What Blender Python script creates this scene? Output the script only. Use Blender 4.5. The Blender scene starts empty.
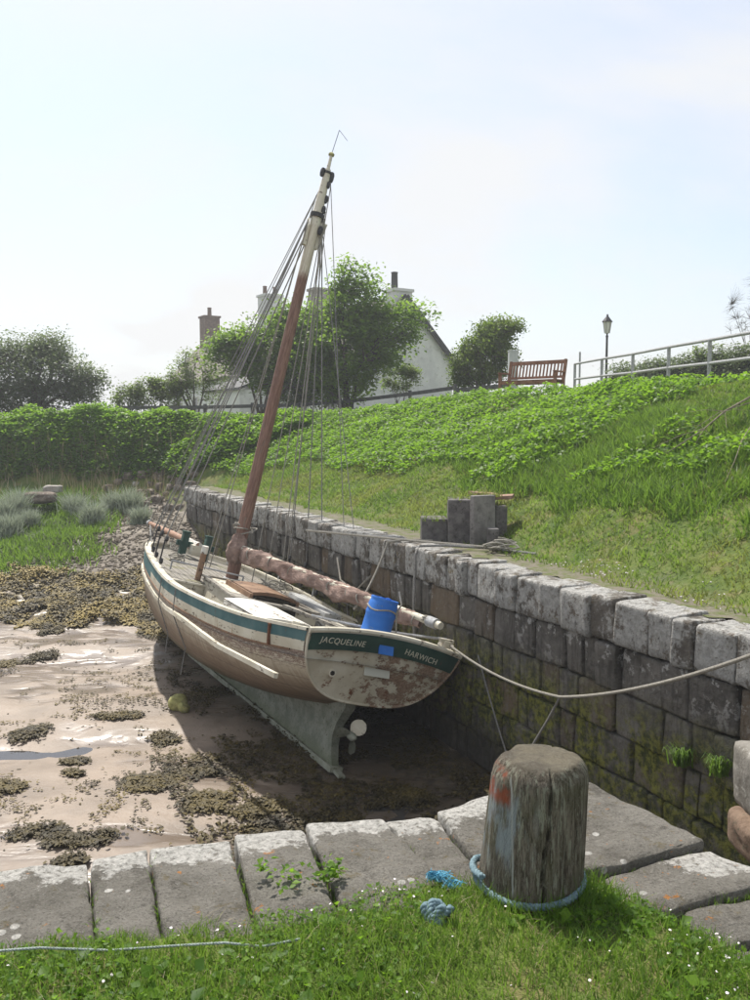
import bpy, bmesh, math, random
import numpy as np
from mathutils import Vector, Matrix, noise as mnoise
random.seed(7)
rng = np.random.default_rng(7)
R = math.radians
PI = math.pi
# ------------------------------------------------------------------ camera, world, sun, exposure
F = 869.0                      # focal length in pixels of the 750 x 1000 photograph
EYE = Vector((0, 0, 1.6))
PITCH = math.atan(70 / F)
sc = bpy.context.scene
COL = sc.collection
cam_d = bpy.data.cameras.new('camera')
cam = bpy.data.objects.new('camera', cam_d); COL.objects.link(cam)
cam.location = EYE
cam.rotation_euler = (R(90) - PITCH, 0, 0)
cam_d.sensor_fit = 'VERTICAL'; cam_d.sensor_height = 24.0; cam_d.lens = 24.0 * F / 1000
cam_d.clip_start = 0.05; cam_d.clip_end = 3000
sc.camera = cam
SUN_EL, SUN_AZ = 58, -25       # azimuth measured from +Y towards +X
w = bpy.data.worlds.new('World'); sc.world = w; w.use_nodes = True
wn = w.node_tree; wn.nodes.clear()
wo = wn.nodes.new('ShaderNodeOutputWorld'); bg = wn.nodes.new('ShaderNodeBackground')
sky = wn.nodes.new('ShaderNodeTexSky'); sky.sky_type = 'NISHITA'; sky.sun_disc = False
sky.sun_elevation = R(SUN_EL); sky.sun_rotation = R(SUN_AZ)
sky.air_density = 1.0; sky.dust_density = 1.6; sky.ozone_density = 2.2
tc = wn.nodes.new('ShaderNodeTexCoord'); sep = wn.nodes.new('ShaderNodeSeparateXYZ')
wn.links.new(tc.outputs['Generated'], sep.inputs[0])
def wmath(op, a, b=None, clamp=False):
    n = wn.nodes.new('ShaderNodeMath'); n.operation = op; n.use_clamp = clamp
    for i, v in enumerate((a, b)):
        if v is None: continue
        if isinstance(v, (int, float)): n.inputs[i].default_value = v
        else: wn.links.new(v, n.inputs[i])
    return n.outputs[0]
zc = wmath('ADD', wmath('MAXIMUM', sep.outputs['Z'], 0.0), 0.16)
comb = wn.nodes.new('ShaderNodeCombineXYZ')
wn.links.new(wmath('DIVIDE', sep.outputs['X'], zc), comb.inputs[0])
wn.links.new(wmath('DIVIDE', sep.outputs['Y'], zc), comb.inputs[1])
cn = wn.nodes.new('ShaderNodeTexNoise'); cn.inputs['Scale'].default_value = 0.55
cn.inputs['Detail'].default_value = 7; cn.inputs['Roughness'].default_value = 0.52; cn.inputs['Distortion'].default_value = 0.35
wn.links.new(comb.outputs[0], cn.inputs['Vector'])
cr = wn.nodes.new('ShaderNodeMapRange'); cr.inputs['From Min'].default_value = 0.42; cr.inputs['From Max'].default_value = 0.60
cr.inputs['To Min'].default_value = 0.42; cr.inputs['To Max'].default_value = 0.95; cr.interpolation_type = 'SMOOTHSTEP'
wn.links.new(cn.outputs['Fac'], cr.inputs['Value'])
hz = wn.nodes.new('ShaderNodeMapRange'); hz.inputs['From Min'].default_value = 0.0; hz.inputs['From Max'].default_value = 0.22
hz.inputs['To Min'].default_value = 0.45; hz.inputs['To Max'].default_value = 0.0; hz.interpolation_type = 'SMOOTHSTEP'
wn.links.new(sep.outputs['Z'], hz.inputs['Value'])
fac = wmath('ADD', cr.outputs[0], hz.outputs[0], True)
mixc = wn.nodes.new('ShaderNodeMix'); mixc.data_type = 'RGBA'
wn.links.new(fac, mixc.inputs['Factor']); wn.links.new(sky.outputs[0], mixc.inputs['A'])
mixc.inputs['B'].default_value = (4.75, 4.78, 4.8, 1)
wn.links.new(mixc.outputs['Result'], bg.inputs['Color']); bg.inputs['Strength'].default_value = 0.114
wn.links.new(bg.outputs[0], wo.inputs[0])
sun_d = bpy.data.lights.new('sun', 'SUN'); sun_d.energy = 3.9; sun_d.angle = R(1.2); sun_d.color = (1.0, 0.95, 0.87)
sun = bpy.data.objects.new('sun', sun_d); COL.objects.link(sun)
_s = Vector((math.sin(R(SUN_AZ)) * math.cos(R(SUN_EL)), math.cos(R(SUN_AZ)) * math.cos(R(SUN_EL)), math.sin(R(SUN_EL))))
sun.rotation_euler = (-_s).to_track_quat('-Z', 'Y').to_euler(); sun.location = _s * 60
sc.view_settings.view_transform = 'Standard'; sc.view_settings.look = 'None'
sc.view_settings.gamma = 1; sc.view_settings.exposure = 0.76
sc.render.engine = 'CYCLES'
sc.cycles.max_bounces = 6; sc.cycles.transparent_max_bounces = 4

# ------------------------------------------------------------------ where things stand (survey of the photograph)
def ray(px, py):
    a = (px - 375) / F; b = (500 - py) / F
    return Vector((a, math.cos(PITCH) + b * math.sin(PITCH), -math.sin(PITCH) + b * math.cos(PITCH)))
def G(px, py, z=0.0):
    d = ray(px, py); return EYE + d * ((z - 1.6) / d.z)
def D(px, py, y):
    d = ray(px, py); return EYE + d * (y / d.y)
# ------------------------------------------------------------------ helpers
def tag(o, label=None, cat=None, group=None, kind=None):
    if label: o['label'] = label
    if cat: o['category'] = cat
    if group: o['group'] = group
    if kind: o['kind'] = kind
    return o
def thing(name, label, cat, loc=(0, 0, 0), rz=0.0, group=None):
    o = bpy.data.objects.new(name, None); COL.objects.link(o)
    o.location = loc; o.rotation_euler = (0, 0, rz); o.empty_display_size = 0.2
    return tag(o, label, cat, group)
def copy_tree(o, parent=None):
    c = o.copy(); COL.objects.link(c); c.parent = parent
    for ch in o.children: copy_tree(ch, c)
    return c
class MB:
    def __init__(s): s.v = []; s.f = []; s.m = []; s.uv = {}
    def add(s, vs, fs, m=0):
        b = len(s.v); s.v += [tuple(v) for v in vs]
        for f in fs: s.f.append(tuple(i + b for i in f)); s.m.append(m)
        return b
    def box(s, c, size, mat=None, m=0, taper=1.0):
        x, y, z = size[0] / 2, size[1] / 2, size[2] / 2
        vs = [Vector((sx * x * (taper if sz > 0 else 1), sy * y * (taper if sz > 0 else 1), sz * z)) for sz in (-1, 1) for sy in (-1, 1) for sx in (-1, 1)]
        if mat is not None: vs = [mat @ v for v in vs]
        vs = [v + Vector(c) for v in vs]
        s.add(vs, [(0, 2, 3, 1), (4, 5, 7, 6), (0, 1, 5, 4), (2, 6, 7, 3), (0, 4, 6, 2), (1, 3, 7, 5)], m)
    def beam(s, a, b, wd, ht, m=0, up=(0, 0, 1)):
        a = Vector(a); b = Vector(b); d = (b - a); L = d.length; d.normalize()
        u = Vector(up); x = d.cross(u).normalized(); u = x.cross(d)
        vs = []
        for p in (a, b):
            for sx, sz in ((-1, -1), (1, -1), (1, 1), (-1, 1)): vs.append(p + x * sx * wd / 2 + u * sz * ht / 2)
        s.add(vs, [(3, 2, 1, 0), (4, 5, 6, 7), (0, 1, 5, 4), (1, 2, 6, 5), (2, 3, 7, 6), (3, 0, 4, 7)], m)
    def tube(s, pts, r, n=8, m=0, caps=True):
        pts = [Vector(p) for p in pts]; k = len(pts)
        rs = r if isinstance(r, (list, tuple)) else [r] * k
        t0 = (pts[1] - pts[0]).normalized()
        ref = Vector((0, 0, 1)) if abs(t0.z) < .9 else Vector((1, 0, 0))
        x = t0.cross(ref).normalized(); vs = []; fs = []
        for i, p in enumerate(pts):
            t = (pts[min(i + 1, k - 1)] - pts[max(i - 1, 0)])
            if t.length < 1e-9: t = t0
            t.normalize(); x = (x - t * x.dot(t)).normalized(); y = t.cross(x)
            for j in range(n):
                a = 2 * PI * j / n; vs.append(p + (x * math.cos(a) + y * math.sin(a)) * rs[i])
        for i in range(k - 1):
            for j in range(n):
                fs.append((i * n + j, i * n + (j + 1) % n, (i + 1) * n + (j + 1) % n, (i + 1) * n + j))
        if caps:
            fs.append(tuple(reversed(range(n)))); fs.append(tuple((k - 1) * n + j for j in range(n)))
        s.add(vs, fs, m)
    def lathe(s, prof, c=(0, 0, 0), n=16, m=0, mat=None):
        vs = []; fs = []; k = len(prof)
        for r, z in prof:
            for j in range(n):
                a = 2 * PI * j / n; v = Vector((r * math.cos(a), r * math.sin(a), z))
                vs.append((mat @ v if mat is not None else v) + Vector(c))
        for i in range(k - 1):
            for j in range(n): fs.append((i * n + j, i * n + (j + 1) % n, (i + 1) * n + (j + 1) % n, (i + 1) * n + j))
        fs.append(tuple(reversed(range(n)))); fs.append(tuple((k - 1) * n + j for j in range(n)))
        s.add(vs, fs, m)
    def grid(s, P, m=0, closed=False):
        nu = len(P); nv = len(P[0]); b = len(s.v)
        s.v += [tuple(p) for row in P for p in row]
        for i in range(nu - 1):
            for j in range(nv - 1 + (1 if closed else 0)):
                s.f.append((b + i * nv + j, b + i * nv + (j + 1) % nv, b + (i + 1) * nv + (j + 1) % nv, b + (i + 1) * nv + j)); s.m.append(m)
    def build(s, name, mats, parent=None, smooth=True, angle=40, bevel=0.0, uv=None, off=None):
        me = bpy.data.meshes.new(name)
        vs = s.v if off is None else [(v[0] + off[0], v[1] + off[1], v[2] + off[2]) for v in s.v]
        me.from_pydata(vs, [], s.f); me.polygons.foreach_set('material_index', s.m)
        bm = bmesh.new(); bm.from_mesh(me); bmesh.ops.recalc_face_normals(bm, faces=bm.faces)
        if bevel > 0:
            es = [e for e in bm.edges if len(e.link_faces) == 2 and e.calc_face_angle(0) > R(30)]
            bmesh.ops.bevel(bm, geom=es, offset=bevel, segments=2, profile=.6, affect='EDGES')
        if uv is not None:
            ul = bm.loops.layers.uv.new('UVMap')
            for f in bm.faces:
                for l in f.loops: l[ul].uv = uv(l.vert.co)
        bm.to_mesh(me); bm.free()
        return link(name, me, mats, parent, smooth, angle)
def link(name, me, mats, parent=None, smooth=True, angle=40):
    for m_ in (mats if isinstance(mats, (list, tuple)) else [mats]): me.materials.append(m_)
    if smooth:
        me.polygons.foreach_set('use_smooth', [True] * len(me.polygons))
        if angle < 180:
            try: me.set_sharp_from_angle(angle=R(angle))
            except Exception: pass
    o = bpy.data.objects.new(name, me); COL.objects.link(o)
    if parent is not None: o.parent = parent
    return o
def np_mesh(name, V, Fc, mats, parent=None, smooth=False, attr=None):
    """V (N,3), Fc (M,k): one mesh straight from arrays; attr = {name: per-vertex float}"""
    V = np.asarray(V, np.float32); Fc = np.asarray(Fc, np.int32)
    me = bpy.data.meshes.new(name); k = Fc.shape[1]
    me.vertices.add(len(V)); me.vertices.foreach_set('co', V.ravel())
    me.loops.add(Fc.size); me.loops.foreach_set('vertex_index', Fc.ravel())
    me.polygons.add(len(Fc)); me.polygons.foreach_set('loop_start', np.arange(0, Fc.size, k, dtype=np.int32))
    try: me.polygons.foreach_set('loop_total', np.full(len(Fc), k, np.int32))
    except Exception: pass
    me.update(calc_edges=True); me.validate()
    for n_, a in (attr or {}).items():
        at = me.attributes.new(n_, 'FLOAT', 'POINT'); at.data.foreach_set('value', np.asarray(a, np.float32))
    return link(name, me, mats, parent, smooth, 180)
# value noise for arrays
def vnoise(x, y, seed=0):
    x = np.asarray(x, float); y = np.asarray(y, float)
    xi = np.floor(x).astype(np.int64); yi = np.floor(y).astype(np.int64); xf = x - xi; yf = y - yi
    def h(a, b):
        n = (a * 374761393 + b * 668265263 + seed * 982451653) & 0xffffffff
        n = ((n ^ (n >> 13)) * 1274126177) & 0xffffffff
        return ((n ^ (n >> 16)) & 0xffff) / 65535.0
    u = xf * xf * (3 - 2 * xf); v = yf * yf * (3 - 2 * yf)
    return (h(xi, yi) * (1 - u) + h(xi + 1, yi) * u) * (1 - v) + (h(xi, yi + 1) * (1 - u) + h(xi + 1, yi + 1) * u) * v
def fbm(x, y, s=1.0, o=4, seed=0):
    t = 0; a = .5; n = 0
    for i in range(o): t = t + a * vnoise(x * s, y * s, seed + i); n += a; a *= .5; s *= 2.03
    return t / n
# ------------------------------------------------------------------ materials
class H:
    def __init__(s, m): s.t = m.node_tree; s.n = s.t.nodes; s.l = s.t.links
    def put(s, sock, v):
        if v is None: return
        if isinstance(v, (int, float)): sock.default_value = v
        elif isinstance(v, (tuple, list)): sock.default_value = tuple(v) + ((1,) if len(v) == 3 and len(sock.default_value) == 4 else ())
        else: s.l.new(v, sock)
    def pos(s): return s.n.new('ShaderNodeNewGeometry').outputs['Position']
    def obj(s): return s.n.new('ShaderNodeTexCoord').outputs['Object']
    def uv(s): return s.n.new('ShaderNodeTexCoord').outputs['UV']
    def xyz(s, v):
        n = s.n.new('ShaderNodeSeparateXYZ'); s.put(n.inputs[0], v); return n.outputs
    def nz(s): return s.xyz(s.n.new('ShaderNodeNewGeometry').outputs['Normal'])[2]
    def rnd(s): return s.n.new('ShaderNodeObjectInfo').outputs['Random']
    def attr(s, name):
        n = s.n.new('ShaderNodeAttribute'); n.attribute_name = name; return n.outputs['Fac']
    def map(s, v, scale=(1, 1, 1), rot=(0, 0, 0), loc=(0, 0, 0)):
        n = s.n.new('ShaderNodeMapping'); s.put(n.inputs['Vector'], v)
        n.inputs['Scale'].default_value = scale; n.inputs['Rotation'].default_value = rot; n.inputs['Location'].default_value = loc
        return n.outputs[0]
    def noise(s, v, scale=5, detail=4, rough=.55, dist=0):
        n = s.n.new('ShaderNodeTexNoise'); s.put(n.inputs['Vector'], v)
        n.inputs['Scale'].default_value = scale; n.inputs['Detail'].default_value = detail
        n.inputs['Roughness'].default_value = rough; n.inputs['Distortion'].default_value = dist
        return n.outputs['Fac']
    def vor(s, v, scale=5, feat='F1', out='Distance', rand=1):
        n = s.n.new('ShaderNodeTexVoronoi'); n.feature = feat; s.put(n.inputs['Vector'], v)
        n.inputs['Scale'].default_value = scale; n.inputs['Randomness'].default_value = rand; return n.outputs[out]
    def wave(s, v, scale=5, dist=2, detail=2, dirn='X'):
        n = s.n.new('ShaderNodeTexWave'); n.bands_direction = dirn; s.put(n.inputs['Vector'], v)
        n.inputs['Scale'].default_value = scale; n.inputs['Distortion'].default_value = dist; n.inputs['Detail'].default_value = detail
        return n.outputs['Fac']
    def ramp(s, f, a, b, x=0., y=1., smooth=True):
        n = s.n.new('ShaderNodeMapRange'); s.put(n.inputs['Value'], f)
        n.inputs['From Min'].default_value = a; n.inputs['From Max'].default_value = b
        n.inputs['To Min'].default_value = x; n.inputs['To Max'].default_value = y
        if smooth: n.interpolation_type = 'SMOOTHSTEP'
        return n.outputs[0]
    def m(s, op, a, b=None, clamp=False):
        n = s.n.new('ShaderNodeMath'); n.operation = op; n.use_clamp = clamp
        s.put(n.inputs[0], a); s.put(n.inputs[1], b); return n.outputs[0]
    def mix(s, f, a, b, mode='MIX'):
        n = s.n.new('ShaderNodeMix'); n.data_type = 'RGBA'; n.blend_type = mode
        s.put(n.inputs['Factor'], f); s.put(n.inputs['A'], a); s.put(n.inputs['B'], b); return n.outputs['Result']
    def bump(s, h_, st=.5, d=.02, normal=None):
        n = s.n.new('ShaderNodeBump'); s.put(n.inputs['Height'], h_); n.inputs['Strength'].default_value = st
        n.inputs['Distance'].default_value = d
        if normal is not None: s.put(n.inputs['Normal'], normal)
        return n.outputs[0]
def mat(name, fn=None, col=(.5, .5, .5), rough=.8, metal=0., spec=.3):
    m = bpy.data.materials.new(name); m.use_nodes = True
    b = m.node_tree.nodes['Principled BSDF']
    b.inputs['Base Color'].default_value = tuple(col) + (1,); b.inputs['Roughness'].default_value = rough
    b.inputs['Metallic'].default_value = metal; b.inputs['Specular IOR Level'].default_value = spec
    if fn:
        h = H(m); r = fn(h) or {}
        for k, v in r.items(): h.put(b.inputs[{'c': 'Base Color', 'r': 'Roughness', 'n': 'Normal', 'spec': 'Specular IOR Level'}[k]], v)
    return m
def leafmat(name, c1, c2, c3=None, trans=.45, rough=.5, tr_c=(.27, .44, .05)):
    m = bpy.data.materials.new(name); m.use_nodes = True; h = H(m); m.node_tree.nodes.clear()
    out = h.n.new('ShaderNodeOutputMaterial'); b = h.n.new('ShaderNodeBsdfPrincipled'); t = h.n.new('ShaderNodeBsdfTranslucent'); mx = h.n.new('ShaderNodeMixShader')
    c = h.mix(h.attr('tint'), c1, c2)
    if c3 is not None: c = h.mix(h.ramp(h.noise(h.pos(), .9, 3), .42, .62), c, c3)
    h.put(b.inputs['Base Color'], c); b.inputs['Roughness'].default_value = rough; b.inputs['Specular IOR Level'].default_value = .3
    h.put(t.inputs['Color'], h.mix(.5, c, tr_c))
    mx.inputs[0].default_value = trans
    h.l.new(b.outputs[0], mx.inputs[1]); h.l.new(t.outputs[0], mx.inputs[2]); h.l.new(mx.outputs[0], out.inputs[0])
    return m

def f_wallstone(h):
    p = h.pos(); x = h.xyz(p); z = x[2]
    n1 = h.noise(p, 3.0, 6, .65); n2 = h.noise(p, 14, 6, .7); st = h.noise(h.map(p, (9, 9, 1.2)), 1.3, 4, .6)
    c = h.mix(h.ramp(n1, .3, .7), (.075, .070, .062), (.20, .185, .165))
    c = h.mix(h.ramp(h.m('FRACT', h.m('MULTIPLY', h.rnd(), 7.3)), .55, 1), c, (.17, .125, .08))
    c = h.mix(h.m('MULTIPLY', h.ramp(h.rnd(), .35, 1), .6), c, (.055, .052, .048))
    c = h.mix(h.m('MULTIPLY', h.ramp(h.m('ADD', n2, h.m('MULTIPLY', h.rnd(), .12)), .52, .72), .55), c, (.19, .175, .155))
    c = h.mix(h.m('MULTIPLY', h.ramp(st, .5, .68), .6), c, (.05, .044, .037))
    lich = h.m('MULTIPLY', h.ramp(h.m('ADD', h.noise(p, 5, 5, .7), h.m('MULTIPLY', h.rnd(), .08)), .60, .66), h.ramp(z, -1.0, -.25))
    c = h.mix(lich, c, (.46, .45, .43))
    mo = h.m('MULTIPLY', h.ramp(h.noise(p, 3.4, 7, .78), .40, .56), h.m('MULTIPLY', h.ramp(z, -.65, -1.25), h.ramp(z, -2.35, -1.75)))
    c = h.mix(mo, c, h.mix(h.ramp(n2, .4, .6), (.045, .055, .014), (.20, .20, .035)))
    wet = h.ramp(z, -1.5, -2.3); c = h.mix(h.m('MULTIPLY', wet, .75), c, (.035, .030, .022))
    b = h.bump(n2, 1, .045, h.bump(h.m('ADD', n1, h.m('MULTIPLY', st, .6)), 1, .08))
    return {'c': c, 'r': h.ramp(n1, .2, .8, .95, .7), 'n': b}
def f_coping(h):
    p = h.pos(); n1 = h.noise(p, 4, 6, .65); n2 = h.noise(p, 16, 6, .75); l = h.noise(p, 6.5, 8, .78)
    c = h.mix(h.ramp(n1, .3, .7), (.12, .105, .088), (.25, .225, .19))
    c = h.mix(h.m('MULTIPLY', h.ramp(h.m('FRACT', h.m('MULTIPLY', h.rnd(), 5.1)), .5, 1), .7), c, (.10, .085, .07))
    c = h.mix(h.m('MULTIPLY', h.ramp(h.rnd(), .3, 1), .55), c, (.20, .15, .10))
    c = h.mix(h.ramp(h.m('ADD', l, h.m('MULTIPLY', h.rnd(), .14)), .48, .60), c, h.mix(h.ramp(n2, .35, .65), (.40, .39, .365), (.62, .61, .58)))
    c = h.mix(h.m('MULTIPLY', h.ramp(h.noise(h.map(p, (1, 1, .6), loc=(3, 3, 3)), 7, 5, .7), .60, .68), .8), c, (.06, .052, .04))
    c = h.mix(h.m('MULTIPLY', h.ramp(h.noise(h.map(p, loc=(9, 2, 1)), 5, 6, .7), .58, .68), .6), c, (.22, .17, .07))
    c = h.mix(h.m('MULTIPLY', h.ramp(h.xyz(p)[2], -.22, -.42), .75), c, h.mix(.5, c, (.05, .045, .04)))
    return {'c': c, 'r': .93, 'n': h.bump(n2, 1, .05, h.bump(n1, 1, .08))}
def f_slab(h):
    p = h.pos(); n1 = h.noise(p, 3.2, 6, .6); n2 = h.noise(p, 45, 6, .72)
    c = h.mix(h.ramp(n1, .3, .7), (.14, .130, .108), (.24, .225, .195))
    c = h.mix(h.m('MULTIPLY', h.ramp(n2, .45, .7), .5), c, (.235, .22, .195))
    c = h.mix(h.m('MULTIPLY', h.ramp(h.noise(p, 9, 6, .7), .52, .66), .6), c, (.07, .062, .05))
    c = h.mix(h.m('MULTIPLY', h.ramp(h.noise(p, 110, 4, .8), .54, .62), .65), c, (.045, .04, .032))
    c = h.mix(h.m('MULTIPLY', h.ramp(h.noise(h.map(p, loc=(5, 2, 1)), 70, 5, .8), .57, .63), .5), c, (.32, .31, .28))
    c = h.mix(h.m('MULTIPLY', h.ramp(h.noise(h.map(p, loc=(4, 4, 0)), 11, 6, .75), .57, .66), .6), c, (.13, .10, .04))
    c = h.mix(h.m('MULTIPLY', h.ramp(h.noise(h.map(p, loc=(7, 1, 0)), 22, 4, .6), .66, .70), .8), c, (.42, .17, .03))
    e = h.m('ADD', h.attr('edge'), h.m('MULTIPLY', h.m('SUBTRACT', h.noise(p, 7, 9, .78), .5), .55))
    lw = h.m('MULTIPLY', h.ramp(e, .14, .10), h.ramp(n2, .34, .46))
    sp = h.m('MULTIPLY', h.ramp(h.vor(h.map(p, (1, 1, 1)), 12), .20, .16), h.ramp(h.noise(h.map(p, loc=(2, 8, 0)), 3.0, 2), .58, .62))
    c = h.mix(h.m('MAXIMUM', lw, sp), c, h.mix(h.ramp(n2, .4, .65), (.38, .37, .34), (.60, .58, .54)))
    return {'c': c, 'r': .9, 'n': h.bump(n2, 1, .02, h.bump(h.noise(p, 12, 7, .7), 1, .04))}
def f_mud(h):
    p = h.pos(); n1 = h.noise(p, 1.1, 5, .6); n2 = h.noise(p, 9, 6, .65); rip = h.noise(h.map(p, (1.2, 3, 1), rot=(0, 0, R(12))), 1.1, 3, .5, .6)
    sand = h.mix(h.ramp(n1, .35, .65), (.165, .128, .096), (.25, .195, .148))
    sand = h.mix(h.m('MULTIPLY', h.ramp(n2, .5, .75), .35), sand, (.17, .125, .09))
    mud = h.mix(h.ramp(n2, .35, .65), (.038, .031, .021), (.095, .073, .048))
    weed = h.mix(h.ramp(h.noise(p, 14, 6, .75), .38, .62), (.045, .034, .010), (.20, .145, .035))
    shing = h.mix(h.ramp(h.vor(p, 14, out='Color'), .2, .8), (.09, .072, .052), (.20, .17, .13))
    c = h.mix(h.attr('mud'), sand, mud); c = h.mix(h.attr('weed'), c, weed); c = h.mix(h.attr('shingle'), c, shing); c = h.mix(h.attr('grassy'), c, (.055, .085, .02))
    wet = h.m('MULTIPLY', h.attr('wet'), h.ramp(rip, .34, .6))
    r = h.ramp(wet, 0, 1, .6, .27)
    r = h.m('MAXIMUM', r, h.m('MAXIMUM', h.m('MULTIPLY', h.attr('grassy'), .9), h.m('MULTIPLY', h.attr('shingle'), .8)))
    c = h.mix(h.m('MULTIPLY', wet, h.m('SUBTRACT', .45, h.m('MULTIPLY', h.attr('grassy'), .45))), c, (.10, .078, .062)); return {'c': c, 'r': r, 'n': h.bump(h.m('MULTIPLY', h.m('ADD', rip, h.m('MULTIPLY', n2, .6)), h.m('SUBTRACT', 1.1, wet)), .5, .04), 'spec': .5}
def f_bank(h):
    p = h.pos(); n = h.noise(p, 2.2, 5, .65); n2 = h.noise(p, 22, 4, .7)
    c = h.mix(h.ramp(n, .35, .65), (.06, .10, .016), (.125, .155, .034))
    c = h.mix(h.m('MULTIPLY', h.ramp(h.noise(h.map(p, loc=(5, 5, 5)), 3, 5, .7), .5, .64), .7), c, (.17, .145, .06))
    c = h.mix(h.attr('path'), c, h.mix(h.ramp(h.noise(p, 6, 5, .7), .42, .6), (.17, .15, .115), (.10, .12, .035)))
    return {'c': c, 'r': .95, 'n': h.bump(n2, .9, .04)}
def f_timber(h):
    p = h.obj(); x = h.xyz(p); v = h.map(p, (1, 1, .06)); n1 = h.noise(v, 75, 8, .78); n2 = h.noise(h.map(p, (1, 1, .16)), 60, 7, .75); big = h.noise(p, 6, 4, .6)
    c = h.mix(h.ramp(n1, .38, .60), (.085, .068, .048), (.29, .25, .195))
    fib = h.noise(h.map(p, (1, 1, .11)), 210, 4, .8); c = h.mix(h.m('MULTIPLY', h.ramp(fib, .53, .60), .6), c, (.05, .038, .028)); c = h.mix(h.m('MULTIPLY', h.ramp(fib, .46, .40), .45), c, (.33, .30, .24))
    c = h.mix(h.m('MULTIPLY', h.ramp(big, .42, .62), .45), c, (.125, .125, .062))
    c = h.mix(h.m('MULTIPLY', h.ramp(n2, .53, .58), .75), c, (.38, .385, .30))
    c = h.mix(h.m('MULTIPLY', h.ramp(h.noise(h.map(p, (1, 1, .12), loc=(5, 5, 5)), 90, 6, .75), .56, .62), .7), c, (.035, .028, .02))
    up = h.ramp(x[2], .10, .22)
    side = h.ramp(x[0], -.03, -.11)
    blue = h.m('MULTIPLY', h.m('MULTIPLY', h.ramp(h.noise(h.map(p, (1, 1, .25)), 13, 5, .7), .47, .62), h.ramp(x[0], .03, -.10)), h.m('MULTIPLY', up, h.ramp(x[2], .43, .37)))
    c = h.mix(h.m('MULTIPLY', blue, .8), c, (.40, .46, .50))
    red = h.m('MULTIPLY', h.m('MULTIPLY', h.ramp(h.noise(h.map(p, (1, 1, .5), loc=(1, 1, 0)), 16, 4, .6), .42, .52), h.ramp(x[0], -.075, -.10)), h.m('MULTIPLY', h.ramp(x[2], .33, .37), h.ramp(x[2], .465, .44)))
    c = h.mix(h.m('MULTIPLY', red, .85), c, (.42, .10, .045))
    # white trickle of paint
    tr = h.m('MULTIPLY', h.ramp(h.m('ABSOLUTE', h.m('ADD', x[0], h.m('ADD', .083, h.m('MULTIPLY', h.m('SUBTRACT', h.noise(h.map(p, (0, 0, 1)), 8, 2), .5), .01)))), .0035, .0015), h.m('MULTIPLY', h.ramp(x[2], .05, .08), h.ramp(x[2], .45, .43)))
    c = h.mix(h.m('MULTIPLY', tr, .75), c, (.5, .52, .5))
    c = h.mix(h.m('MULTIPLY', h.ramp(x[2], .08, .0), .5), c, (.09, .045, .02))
    topm = h.ramp(x[2], .470, .480); rings = h.wave(h.map(p, loc=(.02, -.01, 0)), 60, 3, 3, 'X')
    c = h.mix(h.m('MULTIPLY', topm, .8), c, h.mix(h.ramp(big, .35, .6), (.12, .105, .08), (.24, .21, .15)))
    return {'c': c, 'r': .88, 'n': h.bump(n1, 1, .02, h.bump(n2, .9, .02))}
def paint(base, worn, under, amt=.55, sc_=9, rust=None):
    def f(h):
        p = h.obj(); n = h.noise(h.map(p, (1, .6, 1.6)), sc_, 8, .72); n2 = h.noise(p, 60, 4, .7)
        c = h.mix(h.ramp(h.noise(p, 3, 4), .35, .65), base, worn)
        c = h.mix(h.ramp(n, amt, amt + .05), c, h.mix(h.ramp(n2, .35, .65), under, tuple(k * .5 for k in under)))
        if rust: c = h.mix(h.m('MULTIPLY', h.ramp(h.noise(h.map(p, (1, 1, .5), loc=(3, 1, 2)), 5, 5, .7), .60, .70), .7), c, rust)
        return {'c': c, 'r': .72, 'n': h.bump(h.m('ADD', n, h.m('MULTIPLY', n2, .3)), .35, .01)}
    return f
def f_hull(h):
    # UV: x = metres along the hull, y = metres below the rail
    u = h.uv(); x = h.xyz(u); d = x[1]; p = h.obj()
    n = h.noise(h.map(u, (1.2, 4, 1)), 2.2, 8, .72); fine = h.noise(h.map(u, (2, 7, 1)), 7, 6, .75); n3 = h.noise(p, 40, 4, .7)
    cream = h.mix(h.ramp(n, .35, .65), (.52, .47, .36), (.62, .58, .48))
    # flaked strip just under the green strake
    up = h.m('MULTIPLY', h.ramp(h.m('ADD', fine, h.ramp(d, .22, .46, .12, 0)), .50, .56), h.m('MULTIPLY', h.ramp(d, .12, .15), h.ramp(d, .52, .34)))
    c = h.mix(h.m('MULTIPLY', up, .9), cream, h.mix(h.ramp(n3, .4, .6), (.20, .13, .10), (.32, .24, .20)))
    stk = h.noise(h.map(u, (9, .7, 1)), 2.0, 6, .7); dd = h.m('ADD', d, h.m('MULTIPLY', h.m('SUBTRACT', h.m('ADD', h.m('MULTIPLY', n, .6), h.m('MULTIPLY', stk, .6)), .6), .65))
    c = h.mix(h.ramp(dd, .36, .62), c, (.30, .24, .175))
    c = h.mix(h.ramp(dd, .55, .80), c, (.175, .125, .085))
    c = h.mix(h.ramp(dd, .80, 1.02), c, (.075, .070, .040))
    # plank seams
    sm = h.m('ABSOLUTE', h.m('SUBTRACT', h.m('FRACT', h.m('MULTIPLY', d, 7.5)), .5))
    c = h.mix(h.m('MULTIPLY', h.ramp(sm, .455, .49), .45), c, (.05, .035, .025))
    c = h.mix(h.m('MULTIPLY', h.ramp(h.noise(h.map(u, (.8, 9, 1), loc=(4, 4, 0)), 3, 7, .75), .60, .68), .55), c, (.13, .08, .05))
    return {'c': c, 'r': .68, 'n': h.bump(h.m('ADD', h.ramp(sm, .5, .44), h.m('MULTIPLY', fine, .5)), .3, .012)}
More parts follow.
